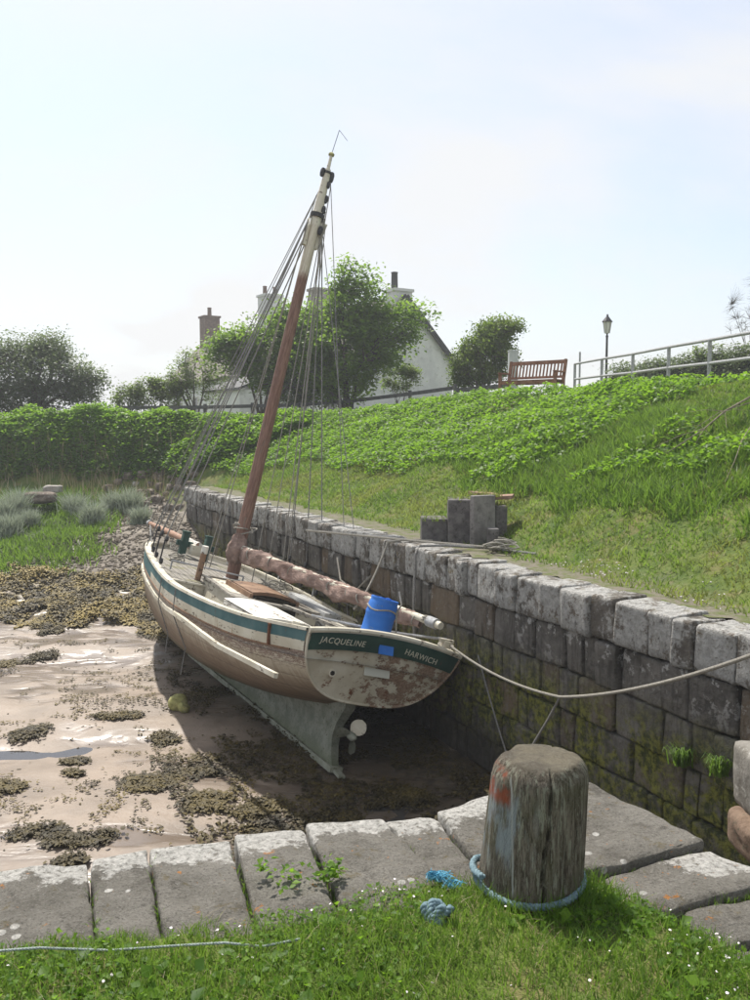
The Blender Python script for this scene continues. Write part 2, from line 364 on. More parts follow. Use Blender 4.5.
def f_transom(h):
    p = h.obj(); x = h.xyz(p); n = h.noise(h.map(p, (1, 1, 1.3)), 4.2, 8, .72); n3 = h.noise(p, 38, 5, .75)
    cream = h.mix(h.ramp(h.noise(p, 3, 4), .35, .65), (.47, .43, .33), (.60, .57, .47))
    bare = h.mix(h.ramp(n3, .35, .65), (.17, .105, .07), (.35, .26, .19))
    k = h.m('ADD', n, h.m('MULTIPLY', h.ramp(x[0], -.6, .6), .12))
    c = h.mix(h.ramp(k, .575, .605), cream, bare)
    c = h.mix(h.m('MULTIPLY', h.ramp(h.noise(h.map(p, loc=(2, 2, 2)), 6, 6, .7), .56, .64), h.ramp(x[2], 1.3, 1.0)), c, (.16, .065, .03))
    return {'c': c, 'r': .78, 'n': h.bump(h.m('ADD', h.ramp(k, .56, .62, 1, 0), h.m('MULTIPLY', n3, .4)), .5, .012)}
def f_keel(h):
    p = h.obj(); n = h.noise(p, 5, 7, .7); n2 = h.noise(p, 25, 5, .7)
    c = h.mix(h.ramp(n, .35, .65), (.15, .165, .13), (.27, .285, .235))
    c = h.mix(h.ramp(n2, .55, .68), c, (.09, .085, .05))
    c = h.mix(h.m('MULTIPLY', h.ramp(h.xyz(p)[2], .22, .0), .5), c, (.10, .115, .05))
    return {'c': c, 'r': .75, 'n': h.bump(n2, .5, .015)}
def f_planks(h):
    p = h.obj(); x = h.xyz(p); n = h.noise(h.map(p, (10, 1, 1)), 7, 6, .7)
    sm = h.m('ABSOLUTE', h.m('SUBTRACT', h.m('FRACT', h.m('MULTIPLY', x[0], 9.5)), .5))
    c = h.mix(h.ramp(n, .35, .65), (.15, .135, .115), (.31, .29, .25))
    c = h.mix(h.ramp(h.noise(p, 3, 5, .7), .52, .66), c, (.17, .16, .09))
    c = h.mix(h.ramp(sm, .43, .48), c, (.035, .03, .025))
    return {'c': c, 'r': .85, 'n': h.bump(h.m('ADD', h.ramp(sm, .5, .42), h.m('MULTIPLY', n, .4)), .5, .01)}
def f_sail(h):
    p = h.obj(); n = h.noise(h.map(p, (1, .5, 1)), 7, 5, .65); f = h.noise(p, 60, 4, .6)
    c = h.mix(h.ramp(n, .35, .65), (.17, .11, .088), (.31, .22, .185))
    c = h.mix(h.m('MULTIPLY', h.ramp(f, .5, .7), .3), c, (.36, .28, .23))
    return {'c': c, 'r': .92, 'n': h.bump(h.noise(h.map(p, (3, 1, 3)), 12, 5, .6), .7, .03)}
def f_mast(h):
    p = h.obj(); z = h.xyz(p)[2]; n = h.noise(h.map(p, (1, 1, .1)), 40, 5, .7)
    red = h.mix(h.ramp(n, .35, .65), (.13, .066, .046), (.25, .145, .105))
    cream = h.mix(h.ramp(n, .35, .65), (.46, .41, .31), (.60, .56, .45))
    c = h.mix(h.ramp(h.m('ADD', z, h.m('MULTIPLY', h.m('SUBTRACT', n, .5), .5)), 6.75, 7.0), red, cream)
    c = h.mix(h.ramp(h.noise(h.map(p, (1, 1, .2)), 14, 6, .7), .60, .68), c, (.17, .13, .10))
    return {'c': c, 'r': .55, 'n': h.bump(n, .3, .008)}
def f_stonewall_plain(c1, c2, dots=None, sc_=8):
    def f(h):
        p = h.pos(); n = h.noise(p, sc_, 7, .7)
        c = h.mix(h.ramp(n, .35, .65), c1, c2)
        if dots: c = h.mix(h.ramp(h.noise(h.map(p, loc=(3, 1, 2)), sc_ * 1.7, 6, .7), .55, .66), c, dots)
        return {'c': c, 'r': .92, 'n': h.bump(n, .5, .03)}
    return f
def f_rope(c1, c2):
    def f(h):
        n = h.noise(h.pos(), 60, 4, .7); return {'c': h.mix(h.ramp(n, .3, .7), c1, c2), 'r': .9, 'n': h.bump(h.noise(h.pos(), 260, 2), .6, .003)}
    return f
def f_weed(h):
    p = h.pos(); return {'c': h.mix(h.attr('tint'), h.mix(h.ramp(h.noise(p, 6, 4), .35, .65), (.020, .016, .007), (.055, .042, .014)), (.21, .155, .036)), 'r': .62, 'spec': .25}
def f_roof(h):
    p = h.obj(); x = h.xyz(p)
    row = h.m('ABSOLUTE', h.m('SUBTRACT', h.m('FRACT', h.m('MULTIPLY', x[2], 4)), .5))
    c = h.mix(h.ramp(h.noise(p, 2, 5, .7), .35, .65), (.13, .115, .10), (.25, .22, .19)); c = h.mix(h.m('MULTIPLY', h.ramp(row, .38, .5), .5), c, (.06, .055, .05))
    return {'c': c, 'r': .85}
M = dict(
    wallstone=mat('wall_stone', f_wallstone), coping=mat('coping_stone', f_coping), slab=mat('quay_slab', f_slab),
    mud=mat('mud_and_sand', f_mud), bank=mat('bank_soil', f_bank), timber=mat('old_timber', f_timber),
    joint=mat('dark_joint', col=(.018, .016, .012), rough=1.0),
    hull=mat('hull_paint', f_hull), transom=mat('transom_paint', f_transom), keel=mat('keel_paint', f_keel), planks=mat('deck_planks', f_planks),
    teal=mat('teal_paint', paint((.045, .115, .125), (.085, .165, .17), (.20, .17, .13), .61, 8, (.12, .08, .05))),
    green=mat('dark_green_paint', paint((.016, .050, .040), (.028, .072, .055), (.10, .065, .045), .64, 6, (.13, .05, .03))),
    cream=mat('cream_paint', paint((.50, .46, .36), (.62, .59, .49), (.19, .15, .11), .57, 9, (.27, .16, .07))),
    white=mat('white_paint', paint((.50, .49, .44), (.62, .60, .55), (.24, .20, .16), .55, 7)),
    greywood=mat('grey_wood', paint((.20, .18, .15), (.31, .29, .25), (.10, .085, .065), .55, 12)),
    brownwood=mat('brown_wood', paint((.19, .11, .065), (.27, .17, .105), (.10, .06, .04), .56, 12)),
    sail=mat('tan_sailcloth', f_sail), mast=mat('mast_paint', f_mast),
    galv=mat('galvanised_steel', f_stonewall_plain((.30, .31, .32), (.42, .43, .44), (.22, .17, .12), 20), rough=.6), dark=mat('dark_metal', col=(.03, .03, .032), rough=.6),
    rope=mat('grey_rope', f_rope((.18, .17, .145), (.32, .30, .26))), brope=mat('blue_rope', f_rope((.09, .15, .18), (.20, .28, .31))),
    trail=mat('pale_rope', f_rope((.20, .24, .22), (.34, .39, .37))), bright=mat('bright_blue_rope', f_rope((.05, .24, .38), (.16, .42, .56))), wire=mat('rigging_wire', f_rope((.13, .13, .13), (.28, .27, .25))),
    blue=mat('blue_plastic', paint((.018, .125, .46), (.035, .17, .55), (.10, .22, .48), .60, 7), rough=.5),
    letter=mat('cream_lettering', col=(.52, .52, .42), rough=.8), weed=mat('bladder_wrack', f_weed),
    concrete=mat('old_concrete', f_stonewall_plain((.085, .078, .078), (.16, .15, .145), (.05, .045, .04), 9)),
    litconc=mat('lit_face_concrete', f_stonewall_plain((.15, .14, .135), (.24, .225, .215), (.10, .095, .085), 7)),  # paler copy of the concrete: sunlight on the face put into the colour
    slate=mat('rusty_slate', f_stonewall_plain((.20, .12, .08), (.30, .20, .15))),
    rock=mat('shore_rock', f_stonewall_plain((.09, .07, .055), (.21, .175, .14), (.30, .28, .25), 6)),
    pale=mat('pale_rock', f_stonewall_plain((.26, .24, .215), (.40, .375, .34), (.16, .14, .115), 8)),
    pebble=mat('pebbles', f_stonewall_plain((.07, .058, .042), (.21, .18, .14), (.12, .09, .055), 6)),
    bark=mat('bark', f_stonewall_plain((.055, .045, .035), (.13, .11, .09), None, 12)),
    whitewall=mat('white_render', f_stonewall_plain((.54, .54, .55), (.66, .66, .66), (.47, .47, .46), 1.1)), roof=mat('grey_roof', f_roof),
    brick=mat('brown_brick', f_stonewall_plain((.10, .065, .05), (.18, .12, .09), None, 6)), glass=mat('window_glass', col=(.03, .035, .04), rough=.12, spec=.6),
    fence=mat('dark_fence_wood', f_stonewall_plain((.05, .05, .05), (.10, .10, .095), None, 6)),
    teak=mat('teak', f_stonewall_plain((.16, .075, .045), (.27, .14, .085), None, 9)), lampglass=mat('lamp_glass', col=(.62, .62, .56), rough=.25),
    water=mat('puddle_water', lambda h: {'n': h.bump(h.noise(h.pos(), 20, 2), .05, .01)}, col=(.06, .055, .05), rough=.04, spec=.5),
    straw=mat('dry_stalk', f_stonewall_plain((.17, .14, .10), (.28, .24, .18), None, 9)), petal=mat('daisy_petals', col=(.72, .66, .68), rough=.8),
    buoy=mat('buoy_plastic', f_stonewall_plain((.20, .20, .07), (.40, .38, .16), (.12, .10, .05), 9)), orange=mat('red_brown_stone', f_stonewall_plain((.12, .08, .055), (.20, .14, .10), (.08, .075, .05), 14)),
    greyblock=mat('grey_block', f_stonewall_plain((.13, .12, .10), (.23, .215, .19), (.33, .32, .29), 9)),
    drygrass=leafmat('dry_blades', (.20, .16, .08), (.34, .29, .17), trans=.2, tr_c=(.3, .25, .12)),
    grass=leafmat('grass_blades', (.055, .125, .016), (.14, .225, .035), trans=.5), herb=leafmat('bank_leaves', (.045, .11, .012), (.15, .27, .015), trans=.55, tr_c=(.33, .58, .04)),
    bankgrass=leafmat('bank_grass', (.08, .145, .02), (.17, .25, .04), (.23, .21, .065), trans=.5), dkgrass=leafmat('tall_grass', (.05, .11, .015), (.105, .19, .025), trans=.5),
    silver=leafmat('silver_leaves', (.19, .23, .16), (.40, .44, .36), trans=.3, rough=.7, tr_c=(.4, .45, .3)), shore=leafmat('shore_grass', (.06, .12, .015), (.14, .23, .03), trans=.5),
    syc=leafmat('sycamore_leaves', (.07, .13, .016), (.17, .27, .03), trans=.6), dktree=leafmat('dark_leaves', (.07, .10, .045), (.14, .18, .08), trans=.42, tr_c=(.22, .30, .10)),
    olive=leafmat('olive_leaves', (.11, .14, .05), (.19, .22, .08), trans=.5), conif=leafmat('golden_conifer', (.05, .08, .025), (.17, .20, .05), trans=.45),
)

# ------------------------------------------------------------------ terrain
WA = Vector((2.87, 6.53)); WB = Vector((-5.26, 23.99))
WU = (WB - WA).normalized(); WN = Vector((WU.y, -WU.x))          # along the wall; inland normal
WLEN = (WB - WA).length
UM = -3.2                                                        # near end of the wall
FOOT = np.array([(5.6, 1.0), (4.95, 3.5), (4.1, 6.0), (3.15, 8.6), (2.2, 10.8), (1.5, 12.6), (.3, 15.2), (-1.6, 19.2), (-3.4, 23.2), (-4.6, 25.6), (-6.8, 27.4), (-9.5, 27.8), (-13, 27.6), (-20, 27.4), (-60, 27)])
RIDGE = np.array([(12, 4, 2.4), (9, 10, 2.4), (6.4, 15.0, 2.35), (5.5, 17.5, 2.4), (4.7, 20.5, 2.42), (2.9, 23.5, 2.46), (0.9, 25.8, 2.25), (-1.1, 27.2, 2.0), (-2.8, 28.0, 1.85), (-6, 29.0, 1.78), (-12, 29.2, 1.75), (-20, 29.2, 1.65), (-60, 29, 1.6)])
def pdist(x, y, P):
    """distance to a polyline, side (+ = inland) and the parameter value z if any"""
    best = np.full(x.shape, 1e9); side = np.zeros(x.shape); zz = np.zeros(x.shape)
    for a, b in zip(P[:-1], P[1:]):
        dx, dy = b[0] - a[0], b[1] - a[1]; L2 = dx * dx + dy * dy
        t = np.clip(((x - a[0]) * dx + (y - a[1]) * dy) / L2, 0, 1)
        ex = x - (a[0] + t * dx); ey = y - (a[1] + t * dy); d = np.hypot(ex, ey)
        s = np.sign(dy * (x - a[0]) - dx * (y - a[1])); k = d < best
        best = np.where(k, d, best); side = np.where(k, s, side)
        if len(a) > 2: zz = np.where(k, a[2] + t * (b[2] - a[2]), zz)
    return best, side, zz
def bank_z(x, y):
    x = np.asarray(x, float); y = np.asarray(y, float)
    df, sf, _ = pdist(x, y, FOOT); dr, sr, zr = pdist(x, y, RIDGE)
    up = sf > 0; beyond = sr > 0
    t = df / (df + dr + 1e-6)
    t2 = np.clip(t * 1.06, 0, 1); prof = np.where(t2 < .5, t2 * 1.06, .53 + (t2 - .5) * .94) 
    prof = prof ** .92
    z = np.where(beyond & up, zr + .012 * np.minimum(dr, 40), zr * prof)
    p = (x - WA.x) * WN.x + (y - WA.y) * WN.y; u = (x - WA.x) * WU.x + (y - WA.y) * WU.y
    low = np.where(u < WLEN + .3, 0.02, -df * .8)
    z = np.where(up, z, low)
    z = z + np.where(up & ~beyond, (fbm(x, y, .9, 4, 3) - .5) * .38 * np.clip(df, 0, 1), 0) + (fbm(x, y, 2.5, 3, 9) - .5) * .05
    # cutting for the concrete block
    return z
def mud_z(x, y):
    x = np.asarray(x, float); y = np.asarray(y, float)
    z = np.interp(y, [-5, 10, 13.5, 16.5, 19, 22, 25, 28.5, 31, 400], [-2.42, -2.42, -2.38, -2.28, -1.95, -1.35, -.75, -.15, -.1, -6])
    z = z + (fbm(x, y, .35, 4, 1) - .5) * .22 + (fbm(x, y, 1.6, 3, 5) - .5) * .07
    ch = np.exp(-((y - (15.4 + .5 * np.sin(x * .6) + .12 * x)) / .5) ** 2) * .08
    z = z - ch
    for cx_, cy_, r, d in ((-.95, 8.35, .55, .12), (-3.3, 11.0, .7, .1), (-4.9, 10.6, .7, .09), (-2.9, 13.4, .8, .09)): z = z - d * np.exp(-((x - cx_) ** 2 / (r * 1.9) ** 2 + (y - cy_) ** 2 / (r * .6) ** 2))
    up = (fbm(x, y, 1.2, 4, 12) - .5) * .35 * np.clip((y - 19) / 3, 0, 1)
    return z + up
def nonuni(segs):
    out = []
    for a, b, s in segs: out += list(np.arange(a, b, s))
    return np.array(out + [segs[-1][1]])
gx = nonuni([(-900, -60, 60), (-60, -16, 2.5), (-16, 4, .11), (4, 60, 7), (60, 900, 70)]); gy = nonuni([(-200, 0, 20), (0, 6, .6), (6, 24, .11), (24, 34, .25), (34, 60, 4), (60, 1500, 90)])
X, Y = np.meshgrid(gx, gy)
def grid_faces(ny, nx, keep=None):
    i = np.arange(ny - 1)[:, None] * nx + np.arange(nx - 1)[None, :]
    Fq = np.stack([i, i + 1, i + nx + 1, i + nx], -1).reshape(-1, 4)
    return Fq if keep is None else Fq[keep.reshape(-1)]
Z = mud_z(X, Y)
pw = (X - WA.x) * WN.x + (Y - WA.y) * WN.y; uw = (X - WA.x) * WU.x + (Y - WA.y) * WU.y
nz_ = fbm(X, Y, .8, 5, 21); nz2 = fbm(X, Y, 3.5, 4, 33)
ss = lambda v, a, b: (lambda t: t * t * (3 - 2 * t))(np.clip((v - a) / (b - a), 0, 1))
mudm = ss(pw + (nz_ - .5) * 1.2, -2.6, -1.3) * ss(Y, 22, 18)
mudm = np.maximum(mudm, ss(Y + (nz_ - .5) * 2.2, 8.6, 7.9) * ss(X, -.9, -.2) * 1.0)
beltc = 16.9 + (nz_ - .5) * 2.6 - .12 * (X + 6)
weedm = ss(Y, beltc - .5, beltc - .1) * ss(nz2, .30, .5)
shm = ss(Y + (nz_ - .5) * 2 + (-X - 8) * .35 * (X < -8), 19.2, 20.4) * ss(X + (nz_ - .5) * 1.2, -8.4, -7.2)
gr = ss(Y + (nz_ - .5) * 2.2, 19.2, 20.2) * (1 - shm)
wetm = ss(fbm(X, Y * 1.8, .5, 4, 41), .40, .50)
mudflat = np_mesh('mudflat', np.stack([X, Y, Z], -1).reshape(-1, 3), grid_faces(len(gy), len(gx)), M['mud'], smooth=True,
    attr=dict(mud=mudm.ravel(), weed=(weedm * (1 - gr)).ravel(), shingle=shm.ravel(), grassy=gr.ravel(), wet=wetm.ravel()))
tag(mudflat, kind='structure')
wv = MB(); wv.box((-3.5, 11, -2.515), (12, 10, .02)); wo_ = wv.build('puddle_water', M['water'], smooth=False); tag(wo_, kind='structure')
# grass bank and plateau
gx = nonuni([(-900, -60, 60), (-60, -16, 2), (-16, 14, .2), (14, 60, 6), (60, 900, 70)]); gy = nonuni([(-40, 0, 5), (0, 5, .5), (5, 32, .2), (32, 70, 3), (70, 1500, 90)])
X, Y = np.meshgrid(gx, gy); Z = bank_z(X, Y)
Xc = (X[:-1, :-1] + X[1:, 1:]) / 2; Yc = (Y[:-1, :-1] + Y[1:, 1:]) / 2
pc = (Xc - WA.x) * WN.x + (Yc - WA.y) * WN.y; uc = (Xc - WA.x) * WU.x + (Yc - WA.y) * WU.y
keep = ((pc > .30) & (uc < WLEN + .2)) | ((uc >= WLEN + .2) & (pdist(Xc, Yc, FOOT)[0] * pdist(Xc, Yc, FOOT)[1] > -1.2)); keep &= ~((Xc < 2.5) & (Yc < 5))
df, sf, _ = pdist(X, Y, FOOT)
pathm = ss(-df * sf + (fbm(X, Y, 2, 3, 8) - .5) * .7, -.02, .5) * (Y < 26)
bank = np_mesh('grass_bank', np.stack([X, Y, Z], -1).reshape(-1, 3), grid_faces(len(gy), len(gx), keep), M['bank'], smooth=True, attr=dict(path=pathm.ravel()))
tag(bank, kind='structure')

# ------------------------------------------------------------------ harbour wall
def stone_mesh(name, seed, m, cuts=3, n=8, amp=.05, flat_top=False):
    bm = bmesh.new(); bmesh.ops.create_cube(bm, size=2)
    bmesh.ops.subdivide_edges(bm, edges=bm.edges[:], cuts=cuts, use_grid_fill=True)
    for v in bm.verts:
        p = Vector([math.copysign(abs(k) ** .32, k) if abs(k) > 1e-6 else 0 for k in v.co]); s = (abs(p.x) ** n + abs(p.y) ** n + abs(p.z) ** n) ** (1 / n)
        q = p / s
        q += mnoise.noise_vector(p * .9 + Vector((seed * 7.3, seed * 1.7, 3))) * amp + mnoise.noise_vector(p * 2.7 + Vector((seed * 3.1, 0, 9))) * amp * .8 + mnoise.noise_vector(p * 6 + Vector((seed * 3.1, 0, 9))) * amp * .35
        v.co = (q.x * .5, q.y * .17 - .15, q.z * .5 + .5)
    me = bpy.data.meshes.new(name); bm.to_mesh(me); bm.free()
    me.materials.append(m); me.polygons.foreach_set('use_smooth', [True] * len(me.polygons))
    return me
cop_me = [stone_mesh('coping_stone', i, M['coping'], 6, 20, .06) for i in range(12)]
wal_me = [stone_mesh('stone', 20 + i, M['wallstone'], 5, 22, .055) for i in range(16)]
P0 = WA + WU * UM
wall = thing('harbour_wall', 'old squared-stone quay wall with pale lichened coping running beside the boat', 'wall', (P0.x, P0.y, 0), math.atan2(WU.y, WU.x))
wl = WLEN - UM
core = MB(); core.box((wl / 2 - .1, -.36, -1.32), (wl, .46, 2.6)); core.build('wall_core', M['joint'], wall, smooth=False)
courses = [(.42, .02, True), (.44, 0, False), (.42, 0, False), (.40, 0, False), (.38, 0, False), (.42, 0, False)]
zt = .045; ns = 0
rw = random.Random(5)
for ci, (hh, dz, cop) in enumerate(courses):
    u = -rw.random() * .2
    while u < wl:
        d_ = rw.random()
        wd = rw.uniform(.18, .45) if cop else (rw.uniform(.17, .36) if d_ < .55 else rw.uniform(.36, .66))
        if u + wd > wl: wd = max(.2, wl - u)
        uw_ = u + wd / 2 + UM
        pt_ = WA + WU * uw_
        if zt < float(mud_z(np.array([pt_.x - .3]), np.array([pt_.y]))[0]) - .1: u += wd; continue
        me = rw.choice(cop_me if cop else wal_me)
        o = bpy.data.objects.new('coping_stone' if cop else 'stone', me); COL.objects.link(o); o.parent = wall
        g = rw.uniform(.012, .03)
        dpt = 1.25 if cop else 1.0
        o.location = (u + wd / 2, rw.uniform(-.045, .03) + (.035 if cop else -.012 * ci), zt - hh + (rw.uniform(-.01, .02) if cop else rw.uniform(-.008, .008)))
        o.scale = (wd - g + .006, dpt, hh - rw.uniform(.004, .018)); o.rotation_euler = (rw.uniform(-.05, .05), rw.uniform(-.035, .035), rw.uniform(-.06, .06))
        ns += 1; u += wd
    zt -= hh
print('wall stones', ns)
# ------------------------------------------------------------------ rough slabs, boulders
def slab(name, poly, z0, z1, m, parent, edgeline=None, seed=0, amp=.012, cut=.07):
    c = sum((Vector(p) for p in poly), Vector((0, 0))) / len(poly)
    bm = bmesh.new(); vs = [bm.verts.new((p[0], p[1], z1)) for p in poly]; f = bm.faces.new(vs)
    if f.normal.z < 0: f.normal_flip()
    ex = bmesh.ops.extrude_face_region(bm, geom=[f])
    for v in [g for g in ex['geom'] if isinstance(g, bmesh.types.BMVert)]: v.co.z = z0
    bmesh.ops.recalc_face_normals(bm, faces=bm.faces)
    bmesh.ops.bevel(bm, geom=[e for e in bm.edges], offset=.016, segments=2, profile=.5, affect='EDGES')
    bmesh.ops.triangulate(bm, faces=bm.faces[:])
    for it in range(4):
        es = [e for e in bm.edges if e.calc_length() > cut and max(e.verts[0].co.z, e.verts[1].co.z) > z1 - .2]
        if not es: break
        bmesh.ops.subdivide_edges(bm, edges=es, cuts=1); bmesh.ops.triangulate(bm, faces=[f for f in bm.faces if len(f.verts) > 3])
    for v in bm.verts:
        p = v.co; k = mnoise.fractal(p * 6 + Vector((seed, 0, 0)), 1, 2, 4) * amp * 1.3; nn = mnoise.noise_vector(p * 14 + Vector((seed, 5, 0)))
        v.co = p + Vector((nn.x * amp * .8, nn.y * amp * .8, k + nn.z * amp * .35))
    me = bpy.data.meshes.new(name); bm.to_mesh(me); bm.free()
    if edgeline is not None:
        at = me.attributes.new('edge', 'FLOAT', 'POINT')
        vals = []
        for v in me.vertices:
            x, y = v.co.x, v.co.y; best = 9
            for a, b in zip(edgeline[:-1], edgeline[1:]):
                dx, dy = b[0] - a[0], b[1] - a[1]; t = max(0, min(1, ((x - a[0]) * dx + (y - a[1]) * dy) / (dx * dx + dy * dy)))
                best = min(best, math.hypot(x - a[0] - t * dx, y - a[1] - t * dy))
            vals.append(best)
        at.data.foreach_set('value', vals)
    return link(name, me, m, parent, True, 60)
quay = thing('stone_quay', 'quay of big worn stone slabs with white lichen along the edge in the foreground', 'quay', (0, 0, 0))
g2 = lambda L_: [tuple(G(x, y, 0).xy) for x, y in L_]
EDGE = g2([(-60, 874), (88, 862), (150, 853), (232, 846), (305, 833), (384, 826), (436, 820)])
EDGE2 = EDGE[-1:] + g2([(500, 802)])
SL = [([(-60, 874), (86, 863), (94, 958), (-70, 975)], .0), ([(91, 862), (146, 854), (162, 952), (98, 956)], .012), ([(150, 853), (229, 847), (256, 945), (167, 950)], .02),
      ([(235, 840), (303, 836), (341, 930), (260, 938)], .03), ([(307, 833), (382, 827), (423, 868), (448, 918), (348, 925)], .035), ([(386, 826), (433, 821), (466, 862), (500, 908), (452, 912), (427, 868)], .02),
      ([(438, 820), (500, 803), (540, 800), (558, 884), (504, 905), (470, 862)], .045), ([(546, 799), (588, 792), (704, 853), (640, 868), (598, 882), (562, 884)], .05),
      ([(600, 886), (641, 871), (707, 856), (765, 873), (770, 890), (684, 908), (640, 925)], .02), ([(684, 911), (772, 893), (800, 925), (722, 945), (690, 940)], .0), ([(722, 948), (800, 928), (850, 985), (745, 1000)], -.02)]
gs = lambda L_: [G(x, y, 0) for x, y in L_]
edge_full = EDGE + g2([(500, 802), (588, 790), (708, 853), (770, 873)])
for i, (pl, dz) in enumerate(SL):
    poly = [p.xy for p in gs(pl)]
    c = sum(poly, Vector((0, 0))) / len(poly)
    poly = [p + (p - c).normalized() * .008 for p in poly]
    slab('slab', [tuple(p) for p in poly], -.34, dz, M['slab'], quay, EDGE + EDGE2[1:] if i < 7 else (g2([(690, 862), (708, 855), (775, 873)]) if i == 8 else [(9, 9), (9.1, 9)]), seed=i * 3.7)
fd = MB(); out = g2([(-60, 876), (150, 858), (305, 839), (436, 827), (500, 812), (588, 800), (700, 858)]) + [(1.75, 3.3), (4.4, 3.2), (4.6, -4), (-7, -4), (-7, 3.0)]
nn_ = len(out); fd.add([(x, y, -2.7) for x, y in out] + [(x, y, -.30) for x, y in out], [tuple(range(nn_))[::-1], tuple(range(nn_, 2 * nn_))] + [(i, (i + 1) % nn_, nn_ + (i + 1) % nn_, nn_ + i) for i in range(nn_)])
fd.build('quay_foundation', M['wallstone'], quay, smooth=False)
xs = -1.45
for k in range(5):      # edge goes on out of the frame on the left
    w_ = .45 + .2 * random.random(); slab('slab', [(xs - w_ + .015, 2.9), (xs, 3.0), (xs, 2.2), (xs - w_ + .015, 2.2)], -.34, .01 * k % .03, M['slab'], quay, [(-9, 2.9), (0, 3.05)], seed=50 + k, cut=.15); xs -= w_
def boulder(name, c, r, m, seed, parent=None, n=4, sub=3, amp=.14, rot=0):
    bm = bmesh.new(); bmesh.ops.create_cube(bm, size=2); bmesh.ops.subdivide_edges(bm, edges=bm.edges[:], cuts=sub, use_grid_fill=True)
    for v in bm.verts:
        p = v.co.copy(); s = (abs(p.x) ** n + abs(p.y) ** n + abs(p.z) ** n) ** (1 / n); q = p / s + mnoise.noise_vector(p * 5.5 + Vector((seed, 4, 3))) * amp * .3 + mnoise.noise_vector(p * .8 + Vector((seed, 2, 3))) * amp + mnoise.noise_vector(p * 2.2 + Vector((seed, 1, 3))) * amp * .4
        v.co = Matrix.Rotation(rot, 3, 'Z') @ Vector((q.x * r[0], q.y * r[1], q.z * r[2]))
    me = bpy.data.meshes.new(name); bm.to_mesh(me); bm.free(); o = link(name, me, m, parent, True, 70); o.location = c; return o
tag(boulder('upright_stone', (1.86, 3.84, -.01), (.165, .18, .15), M['greyblock'], 3, n=14, sub=9, amp=.05), 'upright grey block with rounded corners at the right edge above the slabs', 'stone', 'loose stones at the quay corner')
tag(boulder('round_stone', (1.80, 3.80, -.235), (.16, .17, .085), M['orange'], 8, n=6, sub=8, amp=.09), 'reddish brown rounded stone under the upright grey block', 'stone', 'loose stones at the quay corner')
# foreground turf
BX = np.array([-6, -1.9, -1.16, -.85, -.56, -.2, .09, .36, .55, .79, 1.02, 1.15, 1.4, 2, 5]); BY = np.array([2.5, 2.52, 2.58, 2.60, 2.66, 2.78, 2.90, 2.96, 2.98, 2.92, 2.66, 2.46, 2.2, 1.7, 1.5])
def turf_edge(x): return np.interp(x, BX, BY) + (vnoise(x * 9, x * 0, 4) - .5) * .09
def turf_z(x, y):
    e = np.clip(turf_edge(x) - y, -.1, 1)
    return .010 + .035 * np.clip(e / .35, 0, 1) ** .6 + (fbm(x, y, 3, 3, 2) - .5) * .03 - .06 * (e < 0)
gx = nonuni([(-8, -2.4, .4), (-2.4, 2.4, .04), (2.4, 5, .4)]); gy = nonuni([(-6, 1, .5), (1, 3.1, .04)])
X, Y = np.meshgrid(gx, gy); Zt = turf_z(X, Y); Xc = (X[:-1, :-1] + X[1:, 1:]) / 2; Yc = (Y[:-1, :-1] + Y[1:, 1:]) / 2
tf = np_mesh('quay_turf', np.stack([X, Y, Zt], -1).reshape(-1, 3), grid_faces(len(gy), len(gx), Yc < turf_edge(Xc) + .03), M['bank'], smooth=True, attr=dict(path=np.zeros(X.size)))
tag(tf, kind='structure')
# ------------------------------------------------------------------ blades and leaves, straight from arrays
def blades(name, P, hgt, wid, lean, m, parent=None, seg=2, tint=None, curve=.6):
    n = len(P); az = rng.uniform(0, 2 * PI, n); fz = rng.uniform(0, 2 * PI, n)
    dirx, diry = np.cos(az) * lean, np.sin(az) * lean; sx, sy = -np.sin(fz), np.cos(fz)
    V = np.zeros((n, (seg + 1) * 2, 3))
    for i in range(seg + 1):
        t = i / seg; w_ = wid * (1 - t) ** .7 * .5 + (.0004 if i == seg else 0)
        cx_ = P[:, 0] + dirx * hgt * (t ** (1 + curve)); cy_ = P[:, 1] + diry * hgt * (t ** (1 + curve)); cz_ = P[:, 2] + hgt * (t - .35 * lean * t * t)
        for s_, k in ((-1, 0), (1, 1)): V[:, 2 * i + k, 0] = cx_ + s_ * sx * w_; V[:, 2 * i + k, 1] = cy_ + s_ * sy * w_; V[:, 2 * i + k, 2] = cz_
    base = np.arange(n)[:, None] * (seg + 1) * 2
    Fc = np.concatenate([base + np.array([2 * i, 2 * i + 1, 2 * i + 3, 2 * i + 2])[None, :] for i in range(seg)], 0)
    tt = rng.random(n) if tint is None else tint
    return np_mesh(name, V.reshape(-1, 3), Fc, m, parent, smooth=False, attr=dict(tint=np.repeat(tt, (seg + 1) * 2)))
def leaf_arrays(P, size, up=.35):
    """each leaf is a folded pair of quads round its midrib"""
    n = len(P); az = rng.uniform(0, 2 * PI, n); tl = rng.normal(0, .55, n) + up
    d = np.stack([np.cos(az) * np.cos(tl), np.sin(az) * np.cos(tl), -np.sin(tl) * .8], -1); s = np.stack([-np.sin(az), np.cos(az), rng.normal(0, .35, n)], -1)
    s /= np.linalg.norm(s, axis=1)[:, None]; up_ = np.cross(d, s); sz = size[:, None] if np.ndim(size) else size
    a = P; b = P + d * sz; l = P + d * sz * .45 + s * sz * .38 + up_ * sz * .12; r = P + d * sz * .45 - s * sz * .38 + up_ * sz * .12
    V = np.stack([a, l, b, r], 1).reshape(-1, 3); base = np.arange(n)[:, None] * 4
    return V, np.concatenate([base + np.array([0, 1, 2]), base + np.array([0, 2, 3])], 0)
